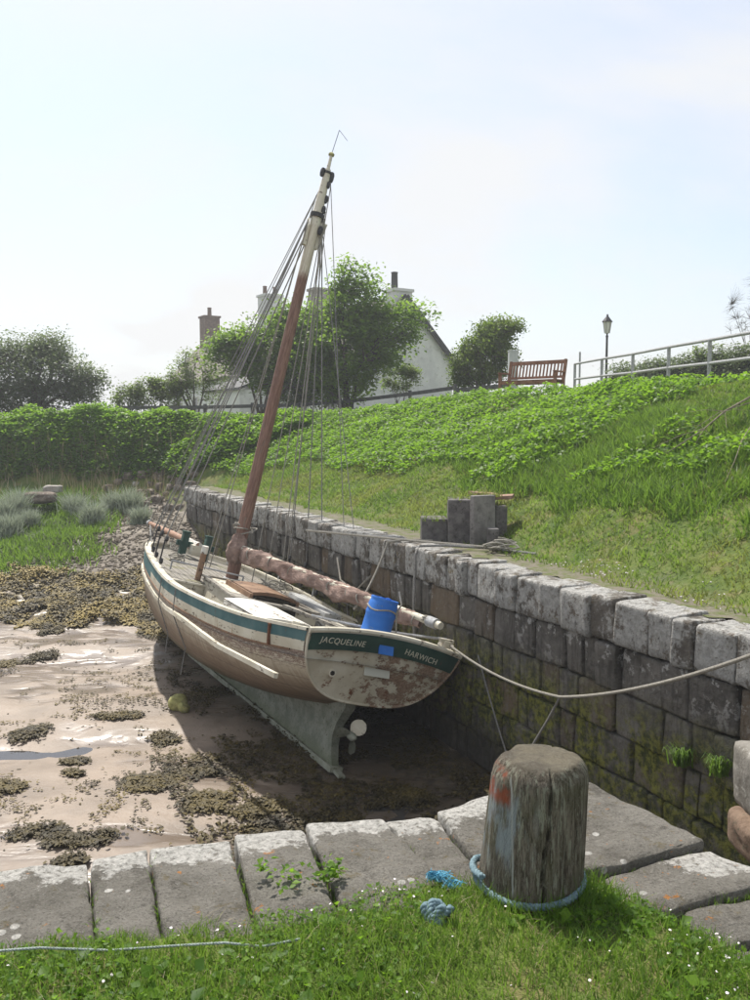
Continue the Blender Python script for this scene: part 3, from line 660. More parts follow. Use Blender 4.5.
def leaves(name, P, size, m, parent=None, tint=None, up=.35):
    V, Fc = leaf_arrays(P, size, up); t = rng.random(len(P)) if tint is None else tint
    return np_mesh(name, V, Fc, m, parent, attr=dict(tint=np.repeat(t, 4)))
# near grass
n = 78000; x = rng.uniform(-2.1, 2.0, n); y = rng.uniform(1.7, 3.1, n); e = turf_edge(x) - y
k = (e > -.03) & (np.hypot(x - .533, y - 2.88) > .17) & (rng.random(n) < .35 + 1.2 * fbm(x, y, 5, 3, 5)); x, y, e = x[k], y[k], e[k]
P = np.stack([x, y, turf_z(x, y) - .004], -1)
hg = (.016 + .055 * rng.random(len(x)) ** 1.6) * (.55 + 1.1 * fbm(x, y, 4, 3, 9)) * np.clip(.6 + e * 3, .6, 1.1)
hg *= 1 + .5 * np.exp(-((np.hypot(x - .533, y - 2.88) - .2) / .08) ** 2)
o = blades('lawn_grass', P, hg, rng.uniform(.0026, .0052, len(x)), rng.uniform(.1, .9, len(x)), M['grass'], seg=3, tint=np.clip(fbm(x, y, 2.3, 3, 6) + rng.normal(0, .25, len(x)), 0, 1)); tag(o, 'short green turf covering the quay top at the bottom of the picture', 'grass', kind='stuff')
n = 9000; x = rng.uniform(-1.7, 1.5, n); y = rng.uniform(1.8, 3.0, n); k = (turf_edge(x) - y > .02) & (fbm(x, y, 3, 3, 17) > .48) & (np.hypot(x - .533, y - 2.88) > .2); x, y = x[k], y[k]
o = leaves('clover', np.stack([x, y, turf_z(x, y) + rng.uniform(.006, .035, len(x))], -1), rng.uniform(.010, .028, len(x)), M['herb'], up=.0); tag(o, 'small round clover leaves mixed into the quay turf', 'clover', kind='stuff')
n = 900; x = rng.uniform(-1.6, 1.4, n); y = rng.uniform(1.9, 2.95, n); k = (turf_edge(x) - y > .03) & (fbm(x, y, 2.2, 3, 27) > .5) & (np.hypot(x - .533, y - 2.88) > .2); x, y = x[k], y[k]
o = leaves('plantain_leaves', np.stack([x, y, turf_z(x, y) + rng.uniform(.01, .03, len(x))], -1), rng.uniform(.03, .06, len(x)), M['herb'], up=.25); tag(o, 'broader weed leaves among the turf', 'weeds', kind='stuff')
n = 2600; x = rng.uniform(-1.7, 1.5, n); y = rng.uniform(1.9, 3.0, n); k = (turf_edge(x) - y > -.01); x, y = x[k], y[k]
o = blades('dry_grass', np.stack([x, y, turf_z(x, y)], -1), rng.uniform(.02, .06, len(x)), .0026, rng.uniform(.6, 1.6, len(x)), M['drygrass'], seg=3); tag(o, 'dead straw-coloured blades in the turf', 'grass', kind='stuff')
# daisies: disc of petals on a stalk, too many to count
mb = MB(); rd = random.Random(3)
for k in range(95):
    if k < 35: x_, y_ = rd.gauss(1.05, .1), rd.gauss(2.45, .1)
    elif k < 60: x_, y_ = rd.gauss(-.05, .14), rd.gauss(2.78, .06)
    else: x_, y_ = rd.uniform(-1.2, 1.2), rd.uniform(2.2, 2.75)
    if y_ > float(turf_edge(np.array([x_]))[0]) - .01 or math.hypot(x_ - .533, y_ - 2.88) < .2: continue
    z_ = float(turf_z(np.array([x_]), np.array([y_]))[0]) + rd.uniform(.02, .042); r_ = rd.uniform(.0028, .005)
    tlt = Vector((rd.gauss(0, .4), rd.gauss(0, .4), 1)).normalized(); a_ = tlt.orthogonal().normalized(); b_ = tlt.cross(a_)
    mb.add([Vector((x_, y_, z_)) + a_ * math.cos(q_ * PI / 4) * r_ + b_ * math.sin(q_ * PI / 4) * r_ + tlt * .001 * (q_ % 2) for q_ in range(8)] + [Vector((x_, y_, z_ - .003))], [(i_, (i_ + 1) % 8, 8) for i_ in range(8)] + [tuple(range(8))])
tag(mb.build('daisies', M['petal'], smooth=False), 'tiny white and pink daisies dotted through the turf', 'daisies', kind='stuff')

# ------------------------------------------------------------------ mooring post
def post_mesh():
    n = 120; rows = [(-.08, 1), (0, 1)] + [(i * .0125, 1) for i in range(1, 34)] + [(.432, .985), (.446, .94), (.460, .89), (.471, .845), (.478, .80), (.481, .70), (.483, .45), (.482, .2), (.482, .03)]
    P_ = []
    for z, k in rows:
        row = []
        for j in range(n):
            a = 2 * PI * j / n; r = .174 - .04 * max(0, z) ; 
            flat = 1 + .03 * math.cos(4 * a + .6) + .012 * math.cos(9 * a)
            zz = z
            if k < 1:
                r *= k * (1 + (.03 * math.cos(6 * a + 1) if .6 < k < .95 else 0)); zz += .004 * math.cos(3 * a) * k + mnoise.noise(Vector((math.cos(a) * 3 * k, math.sin(a) * 3 * k, 2))) * .006
            else:
                if z > .40: zz = z - .02 * (1 + math.cos(7 * a + 1)) * (z - .40) / .04 * .4
                r *= 1 + mnoise.noise(Vector((math.cos(a) * 9, math.sin(a) * 9, z * 1.5))) * .02 + mnoise.noise(Vector((math.cos(a) * 22, math.sin(a) * 22, z * 4))) * .012
                if z < .07: r *= 1 - .07 * max(0, (.07 - z) / .07) * (.5 + mnoise.noise(Vector((math.cos(a) * 5, math.sin(a) * 5, 7))) * 1.6)
            r *= flat
            # shakes (cracks) down the front
            for ca, cw, dp, z0, z1 in ((R(-88), .020, .032, .02, .42), (R(-60), .012, .016, .0, .2), (R(-112), .010, .014, .0, .33), (R(-40), .010, .010, .15, .5), (R(150), .03, .03, 0, .5), (R(60), .03, .03, 0, .5)):
                dd = (a - (ca % (2 * PI)) + PI + mnoise.noise(Vector((z * 6, ca, 0))) * .09) % (2 * PI) - PI
                if z0 <= z <= z1 + .06: r -= dp * math.exp(-(dd / cw) ** 2) * (1 if k >= 1 else .6)
            row.append((r * math.cos(a) + .07 * max(z, 0), r * math.sin(a), zz))
        P_.append(row)
    return P_
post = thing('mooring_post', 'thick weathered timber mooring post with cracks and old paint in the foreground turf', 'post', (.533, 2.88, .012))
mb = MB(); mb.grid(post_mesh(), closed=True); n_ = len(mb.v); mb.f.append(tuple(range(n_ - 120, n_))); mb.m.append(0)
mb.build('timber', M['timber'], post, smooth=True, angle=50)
def strands(pts, r, pitch=.06, ns_=3, n=7):
    """laid rope: strands twisting round the path"""
    mb = MB(); Pp = [Vector(p) for p in pts]; dense = []
    for a, b in zip(Pp[:-1], Pp[1:]):
        k = max(2, int((b - a).length / .008)); dense += [a.lerp(b, i / k) for i in range(k)]
    dense.append(Pp[-1]); s = 0; t0 = (dense[1] - dense[0]).normalized(); x = t0.orthogonal().normalized(); fr = []
    for i, p in enumerate(dense):
        t = (dense[min(i + 1, len(dense) - 1)] - dense[max(0, i - 1)]).normalized(); x = (x - t * x.dot(t)).normalized(); fr.append((p, x.copy(), t.cross(x), s))
        if i + 1 < len(dense): s += (dense[i + 1] - p).length
    for q in range(ns_):
        mb.tube([p + (a * math.cos(2 * PI * (s_ / pitch + q / ns_)) + b * math.sin(2 * PI * (s_ / pitch + q / ns_))) * r * .52 for p, a, b, s_ in fr], r * .56, n)
    return mb
cp = []
for i in range(60):
    a = R(170) + i / 59 * R(395)
    rr = .182 + .004 * math.sin(3 * a) + (.012 if i > 50 else 0); cp.append((.533 + rr * math.cos(a), 2.88 + rr * math.sin(a), .066 + .008 * math.sin(a * 1 + 1) + (i - 45) * .0035 * (i > 45)))
tag(strands(cp, .0125, .055).build('rope_loop', M['brope'], smooth=True, angle=180), 'thick pale blue rope looped round the foot of the timber post', 'rope', 'blue ropes on the turf')
def knotted(cx_, cy_, rad, seed, m, name, label, r=.011, turns=14, h=.05, grp='blue ropes on the turf'):
    rr = random.Random(seed); pts = []; p = Vector((cx_, cy_, .1))
    for i in range(turns * 3):
        a = i * 1.15 + rr.uniform(-.4, .4); q = rad * rr.uniform(.45, 1.0)
        pts.append(Vector((cx_ + q * math.cos(a), cy_ + q * .7 * math.sin(a), .045 + rr.uniform(.0, h))))
    sm = []
    for i in range(len(pts) - 3):
        for k in range(5):
            t = k / 5; a, b, c, d = pts[i:i + 4]
            sm.append(.5 * ((2 * b) + (c - a) * t + (2 * a - 5 * b + 4 * c - d) * t * t + (3 * b - a - 3 * c + d) * t ** 3))
    tag(strands(sm, r, .045).build(name, m, smooth=True, angle=180), label, 'rope', grp)
g = G(437, 924, .03); knotted(g.x, g.y, .048, 4, M['brope'], 'rope_knot', 'knotted clump of faded blue rope lying in the grass left of the post', .012, 6)
# frayed bundle of fibres
mb = MB(); rr = random.Random(8)
for cpx, cpy, n_, s_ in ((438, 884, 110, .04), (452, 892, 50, .035)):
    g = G(cpx, cpy, .03)
    for i in range(n_):
        a = rr.uniform(0, 2 * PI); p = Vector((g.x + rr.gauss(0, .012), g.y + rr.gauss(0, .008), .05)); d = Vector((math.cos(a), .6 * math.sin(a), rr.uniform(.2, 1.1))) * s_ * rr.uniform(.4, 1)
        mb.tube([p, p + d * .6 + Vector((0, 0, .006)), p + d + Vector((rr.gauss(0, .012), rr.gauss(0, .008), -.01))], [.0022, .002, .0012], 3, caps=False)
tag(mb.build('frayed_rope', M['bright'], smooth=False), 'bright blue frayed rope fibres on the turf beside the slab edge', 'rope', 'blue ropes on the turf')
pts = [G(x_, y_, .050) for x_, y_ in ((-30, 957), (40, 955), (110, 951), (170, 950), (225, 950), (262, 947), (300, 943))]
for i, p in enumerate(pts): p.z += .012 * math.sin(i * 2.1) + .012
tag(strands(pts, .0042, .03, n=5).build('trailing_rope', M['trail'], smooth=True, angle=180), 'thin pale rope trailing across the grass at the bottom left', 'rope', 'blue ropes on the turf')

# ------------------------------------------------------------------ the boat (local axes: x starboard, y forward from the transom, z up from the keel)
BM = Matrix(((0.8461, -0.4753, 0.2413, -0.471), (0.4603, 0.8798, 0.119, 10.023), (-0.2688, 0.0103, 0.9631, -2.392), (0, 0, 0, 1)))
OFF = (0, -.5, 0)
boat = thing('sailing_boat', 'old wooden gaff sailing boat with peeling cream and teal paint lying heeled on the mud', 'boat')
boat.matrix_world = BM
def bp(name, mb, m, parent=None, **k):
    k.setdefault('off', OFF); return mb.build(name, m, parent or boat, **k)
YS = [0, 1.2, 2.6, 4, 5.4, 6.8, 7.8, 8.6, 9.0, 9.2]
HS = [1.02, 1.34, 1.5, 1.48, 1.36, 1.12, .86, .55, .32, .045]
RS = [1.60, 1.47, 1.42, 1.41, 1.50, 1.57, 1.59, 1.58, 1.56, 1.55]
BS = [(0, .84), (.4, .78), (1, .62), (2, .44), (3.5, .28), (5.5, .22), (7, .30), (8.2, .48), (9.2, .8)]
def cr_interp(xs, ys, x):
    x = max(xs[0], min(xs[-1], x)); i = 0
    while i < len(xs) - 2 and x > xs[i + 1]: i += 1
    def sl(j):
        if j <= 0: return (ys[1] - ys[0]) / (xs[1] - xs[0])
        if j >= len(xs) - 1: return (ys[-1] - ys[-2]) / (xs[-1] - xs[-2])
        return (ys[j + 1] - ys[j - 1]) / (xs[j + 1] - xs[j - 1])
    hh = xs[i + 1] - xs[i]; t = (x - xs[i]) / hh; a, b = sl(i) * hh, sl(i + 1) * hh
    return (2 * t ** 3 - 3 * t * t + 1) * ys[i] + (t ** 3 - 2 * t * t + t) * a + (-2 * t ** 3 + 3 * t * t) * ys[i + 1] + (t ** 3 - t * t) * b
hb = lambda y: cr_interp(YS, HS, y)
rz = lambda y: cr_interp(YS, RS, y)
bz = lambda y: cr_interp([a for a, b in BS], [b for a, b in BS], y)
def sec(y, th, s, out=0.0):
    """point of the section at station y; th 0 = rail, pi/2 = bottom"""
    h, r, b = hb(y), rz(y), bz(y); ct, st = max(0, math.cos(th)), math.sin(th)
    e2 = 1.25; x = h * ct ** .62 * (1 - .0 * st); z = r - (r - b) * st ** e2; f = (r - z) / max(.01, r - b)
    yy = y
    if y < .9: yy += .24 * f * (1 - y / .9)
    if y > 7.0: yy -= ((y - 7.0) / 2.2) ** 1.3 * .75 * f ** 1.4
    return Vector((s * (x + out), yy, z))
def at_d(y, d, s, out=0.0):
    """point on the hull side d metres below the rail"""
    h, r, b = hb(y), rz(y), bz(y); f = max(0, min(1, d / (r - b))); th = math.asin(min(1, f ** (1 / 1.25))); return sec(y, th, s, out)
stn = [0, .12, .3, .6] + [.9 + i * .3 for i in range(27)] + [8.8, 8.95, 9.07, 9.15, 9.2]
ths = [PI / 2 * (i / 22) for i in range(23)]
mb = MB()
for s in (-1, 1): mb.grid([[sec(y, t, s) for t in ths] for y in stn])
o = bp('hull', mb, M['hull'], angle=180, uv=lambda c: (c.y + .5, rz(c.y + .5) - c.z))
# transom
mb = MB(); tp = [sec(0, t, -1) for t in ths] + [sec(0, t, 1) for t in reversed(ths[:-1])]
crown = [Vector((x_ * 1.02, 0, 1.60 + .10 * (1 - x_ * x_))) for x_ in (.8, .6, .4, .2, 0, -.2, -.4, -.6, -.8)]
ring = tp + crown; cen = Vector((0, .10, 1.3))
n_ = len(ring); mb.add([p + Vector((0, -.004, 0)) for p in ring] + [p + Vector((0, .05, 0)) for p in ring], [tuple(range(n_)), tuple(reversed(range(n_, 2 * n_)))] + [(i, (i + 1) % n_, n_ + (i + 1) % n_, n_ + i) for i in range(n_)])
tr = bp('transom', mb, M['transom'], smooth=False)
ty = lambda z: .24 * (1.6 - z) / .76 * 1.0      # the transom's rake
def tz(x_, d): return 1.60 + .10 * (1 - (x_ / 1.02) ** 2) - d
mb = MB(); xs_ = [-1.0 + i * .1 for i in range(21)]
P_ = [[Vector((x_ * (1.0 if d < .1 else .985), ty(tz(x_, d)) - .022, tz(x_, d))) for d in (.015, .10, .19, .215)] for x_ in xs_]
mb.grid(P_); mb.grid([[p + Vector((0, .02, 0)) for p in row] for row in P_]); mb.grid([[row[-1], row[-1] + Vector((0, .02, 0))] for row in P_])
bp('name_board', mb, M['green'], tr, smooth=False)
mb = MB()
mb.tube([Vector((x_ * 1.03, -.0 + 0, tz(x_, 0) + .012)) for x_ in [-1 + i * .1 for i in range(21)]], .035, 8)
bp('taffrail', mb, M['cream'])
# margin along the transom edge
mb = MB(); mb.tube([p + Vector((0, -.012, 0)) for p in tp[1:-1]], .016, 6); bp('transom_moulding', mb, M['transom'], tr)
mb = MB(); mb.box((-.01, ty(1.27) - .018, 1.265), (.34, .012, .115), Matrix.Rotation(R(-17), 3, 'X')); bp('blank_plate', mb, mat('pale_plate', col=(.50, .51, .45), rough=.7), tr, smooth=False)
mb = MB(); mb.box((-.03, ty(1.56) - .034, 1.555), (.19, .02, .13), Matrix.Rotation(R(-17), 3, 'X')); bp('blue_panel', mb, M['blue'], tr, smooth=False)
mb = MB(); mt_ = Matrix.Rotation(R(90), 3, 'X'); mb.lathe([(.045, 0), (.045, .03), (.03, .03), (.028, -.02)], (-.56, ty(1.17) - .0, 1.17), 14, mat=mt_); bp('exhaust_outlet', mb, M['cream'], tr)
mb = MB(); mb.lathe([(.024, .0), (.024, .033)], (-.56, ty(1.17) - .001, 1.17), 12, mat=mt_); bp('exhaust_hole', mb, M['joint'], tr)
def lettering(txt, x0, x1, z0, z1, size):
    cu = bpy.data.curves.new('txt', 'FONT'); cu.body = txt; cu.size = size; cu.extrude = .003; cu.align_x = 'LEFT'; cu.space_character = 1.12
    tmp = bpy.data.objects.new('txt', cu); COL.objects.link(tmp); dg = bpy.context.evaluated_depsgraph_get(); me = bpy.data.meshes.new_from_object(tmp.evaluated_get(dg)); bpy.data.objects.remove(tmp)
    xs_ = [v.co.x for v in me.vertices]; w0, w1 = min(xs_), max(xs_)
    for v in me.vertices:
        t = (v.co.x - w0) / (w1 - w0); x_ = x0 + t * (x1 - x0); z_ = z0 + t * (z1 - z0) + v.co.y - .10 * (x_ * x_) * 0
        v.co = (x_, ty(z_) - .028 - v.co.z - .5, z_)
    o = link('lettering', me, M['letter'], tr, False); return o
lettering('JACQUELINE', -.87, -.31, 1.505, 1.535, .098)
lettering('HARWICH', .24, .71, 1.535, 1.47, .098)
# teal sheer strake / bulwark
mb = MB()
ys_ = [0.02 + i * .25 for i in range(35)] + [8.75, 8.9, 9.02, 9.12, 9.2]
for s in (-1, 1):
    P_ = []
    for y in ys_:
        o_ = at_d(y, .002, s, .016); o2 = at_d(y, .12, s, .018); o3 = at_d(y, .235, s, .016); i3 = at_d(y, .235, s, -.0); i1 = at_d(y, .002, s, -.045); i2 = at_d(y, .42, s, -.075)
        P_.append([i2, i1, o_, o2, o3, i3])
    mb.grid(P_)
for k, f in enumerate(mb.f): mb.m[k] = 0
o = bp('bulwark', mb, [M['teal'], M['cream']], smooth=True, angle=35)
for p_ in o.data.polygons:
    c_ = p_.center; y = c_.y + .5
    if abs(c_.x) < hb(min(9.2, max(0, y))) - .003: p_.material_index = 1
# cap rail
mb = MB()
for s in (-1, 1):
    P_ = []
    for y in ys_:
        a = at_d(y, -.0, s, 0); h_ = hb(y); t_ = .075 if h_ > .12 else h_ * .6
        z = rz(y) + .002
        P_.append([Vector((s * (h_ + .032), a.y, z)), Vector((s * (h_ + .032), a.y, z + .035)), Vector((s * (h_ - t_), a.y, z + .038)), Vector((s * (h_ - t_), a.y, z)), Vector((s * (h_ + .032), a.y, z))])
    mb.grid(P_)
bp('cap_rail', mb, M['cream'], smooth=False)
# moulding under the teal strake
for s in (-1, 1):
    mb = MB(); mb.tube([at_d(y, .245, s, .012) for y in ys_[1:]], .014, 6); bp('moulding', mb, M['brownwood'])
# stem
mb = MB(); st_ = []
for i in range(14):
    t = i / 13; p = sec(9.2, t * PI / 2, 1); p.x = 0; st_.append(p)
P_ = []
for i, p in enumerate(st_):
    e = .07; P_.append([p + Vector((-.045, -.12, 0)), p + Vector((-.04, .06, -.01)), p + Vector((.04, .06, -.01)), p + Vector((.045, -.12, 0)), p + Vector((-.045, -.12, 0))])
P_.insert(0, [q + Vector((0, 0, .10)) for q in P_[0]])
mb.grid(P_); mb.add(P_[0][:4], [(0, 1, 2, 3)]); bp('stem', mb, M['cream'])
# fin keel and deadwood
mb = MB()
ky = [.50, .62, .8, 1.1, 1.6, 2.2, 3, 4, 5, 6, 7, 7.6, 8.1, 8.5]
P_ = []
for s in (-1, 1):
    P_ = []
    for y in ky:
        zt_ = bz(y) + .05; zb_ = max(0, (y - 5.8) * .17) if y > 5.8 else 0; row = []
        if zb_ > zt_ - .02: zb_ = zt_ - .02
        for i in range(9):
            t = i / 8; z = zb_ + (zt_ - zb_) * t; w_ = .045 + .02 * t + .26 * max(0, t - .55) ** 2.0 * 2.2 * min(1, (y - .4) / 1.2)
            yy = y
            if y < 1.2: yy = y + (.20 * math.sin(PI * min(1, t * 1.15)) - .16 * (t > .9) * 0) * (1.2 - y) / .7 * .8
            row.append(Vector((s * w_, yy, z)))
        P_.append(row)
    mb.grid(P_)
    if s == -1: lp = P_
    else: rp = P_
mb.grid([lp[0], rp[0]]); mb.grid([[a[0] for a in lp], [a[0] for a in rp]])
bp('keel', mb, M['keel'], angle=60)
mb = MB(); mb.beam((0, .46, -.02), (0, 6.3, -.02), .17, .07); mb.beam((0, .46, -.025), (0, .30, -.045), .09, .035); bp('keel_shoe', mb, mat('keel_shoe_paint', f_stonewall_plain((.20, .21, .16), (.30, .31, .25), (.10, .10, .06), 5)), smooth=False)
# propeller: three blades on a hub behind the fin
pr_ = bpy.data.objects.new('propeller', None); COL.objects.link(pr_); pr_.parent = boat
mb = MB(); mr = Matrix.Rotation(R(90), 3, 'X'); mb.lathe([(.018, -.16), (.03, -.08), (.048, -.02), (.05, .05), (.03, .10), (.008, .12)], (0, .33, .44), 12, mat=mr)
bp('hub', mb, M['keel'], pr_)
for k, a0 in enumerate((R(52), R(172), R(292))):
    mb = MB(); rows = []
    for i in range(7):
        t = i / 6; r_ = .04 + .185 * t; wd = .02 + .075 * math.sin(PI * min(1, t * .92 + .06)) ** .7; tw = R(50 - 25 * t); row = []
        for j in (-1, -.5, 0, .5, 1):
            lx = j * wd * math.cos(tw); ly = j * wd * math.sin(tw)
            row.append(Vector((math.cos(a0) * r_ - math.sin(a0) * lx, .33 + ly, .44 + math.sin(a0) * r_ + math.cos(a0) * lx)))
        rows.append(row)
    mb.grid(rows); mb.grid([[p + Vector((0, .012, 0)) for p in row] for row in rows]); bp('blade', mb, M['cream' if k == 0 else 'keel'], pr_, angle=80)
# decks
def deck(name, y0, y1, dz, m, inset=.05, zfix=None):
    mb = MB(); P_ = []; n__ = 14
    for i in range(n__ + 1):
        y = y0 + (y1 - y0) * i / n__; h_ = hb(y) - inset; z = (rz(y) - dz) if zfix is None else zfix
        P_.append([Vector((h_ * k, y, z + .03 * (1 - k * k))) for k in (-1, -.6, -.3, 0, .3, .6, 1)])
    mb.grid(P_); return bp(name, mb, m, smooth=True)
deck('foredeck', 4.75, 9.05, .085, M['planks'], .04)
deck('side_deck', .05, 4.9, .30, M['greywood'], .06)
mb = MB()
for y, t in ((4.76, .04),): 
    for k in range(5):
        x0 = -1.36 + k * .55; mb.box((x0 + .27, y, rz(y) - .20), (.54, .035, .20))
mb.box((0, 4.76, rz(4.76) - .09), (2.76, .10, .03)); bp('foredeck_bulkhead', mb, M['cream'], bevel=.004)
# deckhouse in front of the cockpit with sliding hatch
mb = MB(); P8 = [(-.72, 3.15), (.62, 3.15), (.56, 4.95), (-.62, 4.95)]
mb.add([(x_, y, 1.08) for x_, y in P8] + [(x_, y, rz(y) + .03) for x_, y in P8], [(0, 1, 5, 4), (1, 2, 6, 5), (2, 3, 7, 6), (3, 0, 4, 7), (4, 5, 6, 7)]); dh = bp('deckhouse', mb, M['cream'], smooth=False)
mb = MB(); 
for a, b in zip(P8, P8[1:] + P8[:1]): mb.beam((a[0], a[1], rz(a[1]) + .04), (b[0], b[1], rz(b[1]) + .04), .09, .03)
bp('coaming', mb, M['greywood'], dh, smooth=False)
mb = MB()
for k in range(7): mb.box((-.56 + k * .185, 4.1, rz(4.1) + .035), (.176, 1.6, .02))
bp('deckhouse_top', mb, M['greywood'], dh, smooth=False)
mb = MB(); P_ = []
for i in range(7):
    x_ = -.36 + i * .12; z = rz(4) + .13 + .045 * (1 - (x_ / .36) ** 2); P_.append([Vector((x_, 3.45, z)), Vector((x_, 4.35, z + .02)), Vector((x_, 4.35, z - .03)), Vector((x_, 3.45, z - .05)), Vector((x_, 3.45, z))])
mb.grid(P_); mb.beam((-.38, 3.4, rz(3.5) + .07), (-.38, 4.5, rz(4.5) + .07), .05, .10); mb.beam((.38, 3.4, rz(3.5) + .07), (.38, 4.5, rz(4.5) + .07), .05, .10); bp('sliding_hatch', mb, M['brownwood'], dh, smooth=False)
mb = MB(); mb.box((0, 3.36, rz(3.4) + .055), (.66, .02, .085)); mb.box((0, 3.13, 1.28), (.5, .02, .26)); bp('hatch_opening', mb, M['joint'], dh, smooth=False)
# cockpit, lockers
mb = MB()
for x_ in (-.74, .74): mb.beam((x_, .6, rz(1.5) - .16), (x_, 3.0, rz(2.5) - .13), .05, .26)
mb.beam((-.74, .6, rz(1) - .18), (.74, .6, rz(1) - .18), .05, .26); bp('cockpit_coaming', mb, M['cream'], smooth=False, bevel=.006)
mb = MB(); P_ = []
for i in range(9):
    x_ = -1.02 + i * .10; z = rz(2) - .02 + .05 * math.sin(PI * i / 8)
    P_.append([Vector((x_, 1.35 + .15 * abs(i - 4) / 4, 1.17)), Vector((x_, 1.35 + .15 * abs(i - 4) / 4, z)), Vector((x_, 2.75, z + .01)), Vector((x_, 2.75, 1.17))])
mb.grid(P_); mb.add(P_[0], [(0, 1, 2, 3)]); mb.add(P_[-1], [(0, 1, 2, 3)]); lk = bp('locker', mb, M['white'], smooth=False)
mb = MB(); P_ = [[p + Vector((0, (-.03 if j == 0 else .03), .012)) for j, p in enumerate((row[1], row[2]))] for row in P_]; mb.grid(P_); mb.grid([[a + Vector((0, 0, .025)), b + Vector((0, 0, .025))] for a, b in P_]); mb.grid([[a, a + Vector((0, 0, .025))] for a, b in P_]); bp('locker_lid', mb, M['white'], lk, smooth=False)
mb = MB(); mb.box((-.1, 1.5, 1.34), (.42, .9, .03), Matrix.Rotation(R(20), 3, 'Z')); mb.box((.3, 1.0, 1.33), (.5, .5, .03), Matrix.Rotation(R(-12), 3, 'Z')); mb.box((-.45, .95, 1.37), (.10, .55, .04), Matrix.Rotation(R(35), 3, 'Z')); bp('loose_board', mb, M['white'], smooth=False)
mb = MB(); mb.tube([(-.42, .55, 1.25), (-.42, .55, 1.62)], .045, 8); bp('tiller_post', mb, M['cream'])
mb = MB(); mb.tube([(-.62, 1.25, 1.18), (-.60, 1.25, 1.52)], .05, 8); mb.box((-.4, 1.22, 1.45), (.4, .14, .05)); bp('sheet_horse', mb, M['cream'])
# long pale box on the starboard side deck
mb = MB(); mb.beam((.86, 3.1, 1.35), (.86, 4.55, 1.42), .30, .28); bp('deck_box', mb, mat('pale_grey_box', paint((.38, .39, .38), (.50, .50, .48), (.20, .19, .17), .58, 9)), smooth=True, bevel=.03)
# starboard rail beam and clutter of cordage
def tangle(c, rad, n__, m, seed, r=.012, name='rope_coil', parent=None, fl=.5):
    rr = random.Random(seed); mb = MB()
    for k in range(n__):
        cc = Vector(c) + Vector((rr.gauss(0, rad * .3), rr.gauss(0, rad * .3), rr.uniform(0, rad * fl))); q = rad * rr.uniform(.5, 1); nrm = Vector((rr.gauss(0, .35), rr.gauss(0, .35), 1)).normalized(); a = nrm.orthogonal().normalized(); b = nrm.cross(a)
        mb.tube([cc + a * math.cos(i * .55) * q * (1 + .1 * math.sin(i * 1.7)) + b * math.sin(i * .55) * q for i in range(13)], r, 5)
    return bp(name, mb, m, parent)
tangle((-.15, .75, 1.36), .14, 6, M['rope'], 1); tangle((.55, 4.9, 1.5), .17, 7, M['rope'], 2); tangle((-.1, 8.4, 1.55), .14, 5, M['rope'], 3)
tangle((.95, .25, 1.66), .085, 6, M['rope'], 4); tangle((1.05, 2.6, 1.36), .13, 4, M['dark'], 6, .02); tangle((1.0, 5.4, 1.52), .16, 5, M['rope'], 7)
mb = MB(); mb.box((.86, .12, 1.68), (.09, .09, .16)); mb.box((.86, .12, 1.76), (.20, .05, .045)); bp('mooring_cleat', mb, M['cream'], bevel=.01)
for a_, b_, w_ in (((-.9, 3.0, 1.22), (-.95, 4.6, 1.26), .14), ((.45, 1.2, 1.38), (.75, 2.9, 1.40), .12), ((-.05, 2.9, 1.5), (.4, 1.5, 1.46), .09)):
    mb = MB(); mb.beam(a_, b_, w_, .035); bp('loose_board', mb, M['greywood'], smooth=False)
tangle((-.35, 2.95, 1.34), .12, 5, M['rope'], 31, .010); tangle((.25, 2.2, 1.3), .16, 5, M['wire'], 32, .012); tangle((-.6, 6.6, 1.52), .15, 5, M['rope'], 33, .011); tangle((.7, 7.2, 1.52), .13, 5, M['wire'], 34, .012)
# bitts, bowsprit
mb = MB()
for x_ in (-.26, .20): mb.box((x_, 7.55, 1.72), (.12, .14, .52)); mb.box((x_, 7.55, 2.0), (.14, .16, .035))
mb.box((-.03, 7.55, 1.78), (.75, .09, .10)); bp('bitts', mb, M['green'], bevel=.008)
mb = MB(); mb.box((-.03, 7.42, 1.70), (.24, .2, .2)); bp('windlass_drum', mb, M['cream'], bevel=.03)
mb = MB(); mb.tube([(-.03, 7.35, 1.80), (-.10, 9.2, 1.83), (-.16, 10.75, 1.86)], [.065, .065, .05], 12); bs = bp('bowsprit', mb, mat('bowsprit_varnish', paint((.27, .15, .10), (.37, .24, .17), (.42, .38, .31), .58, 10)))
mb = MB(); mb.tube([(-.03, 7.35, 1.80), (-.05, 7.95, 1.81)], .068, 12); bp('bowsprit_heel', mb, M['white'], bs)
mb = MB(); mb.tube([(-.155, 10.6, 1.858), (-.157, 10.68, 1.859)], .07, 12); mb.tube([(-.155, 10.62, 1.86), (-.155, 10.62, 1.98)], .012, 5); bp('cranse_iron', mb, M['galv'], bs)
mb = MB(); mb.tube([(-.70, 4.98, 1.40), (-.72, 4.93, 1.86)], .048, 10); pn = bp('pin_post', mb, M['brownwood'])
mb = MB(); mb.tube([(-.72, 4.93, 1.85), (-.725, 4.92, 1.97)], .054, 10); bp('pin_post_cap', mb, M['white'], pn)
mb = MB(); mb.tube([(-1.05, 5.4, 1.60), (.1, 5.1, 1.60)], .014, 6); mb.tube([(-1.05, 5.4, 1.45), (-1.05, 5.4, 1.60)], .014, 6); mb.tube([(.1, 5.1, 1.42), (.1, 5.1, 1.60)], .014, 6); bp('hand_bar', mb, M['galv'])
# stanchions on the starboard quarter
for y in (1.4, 2.3, 3.6, 5.0, 6.2):
    mb = MB(); mb.tube([(hb(y) - .03, y, rz(y)), (hb(y) - .04, y, rz(y) + .20)], .014, 6); bp('stanchion', mb, M['galv'])
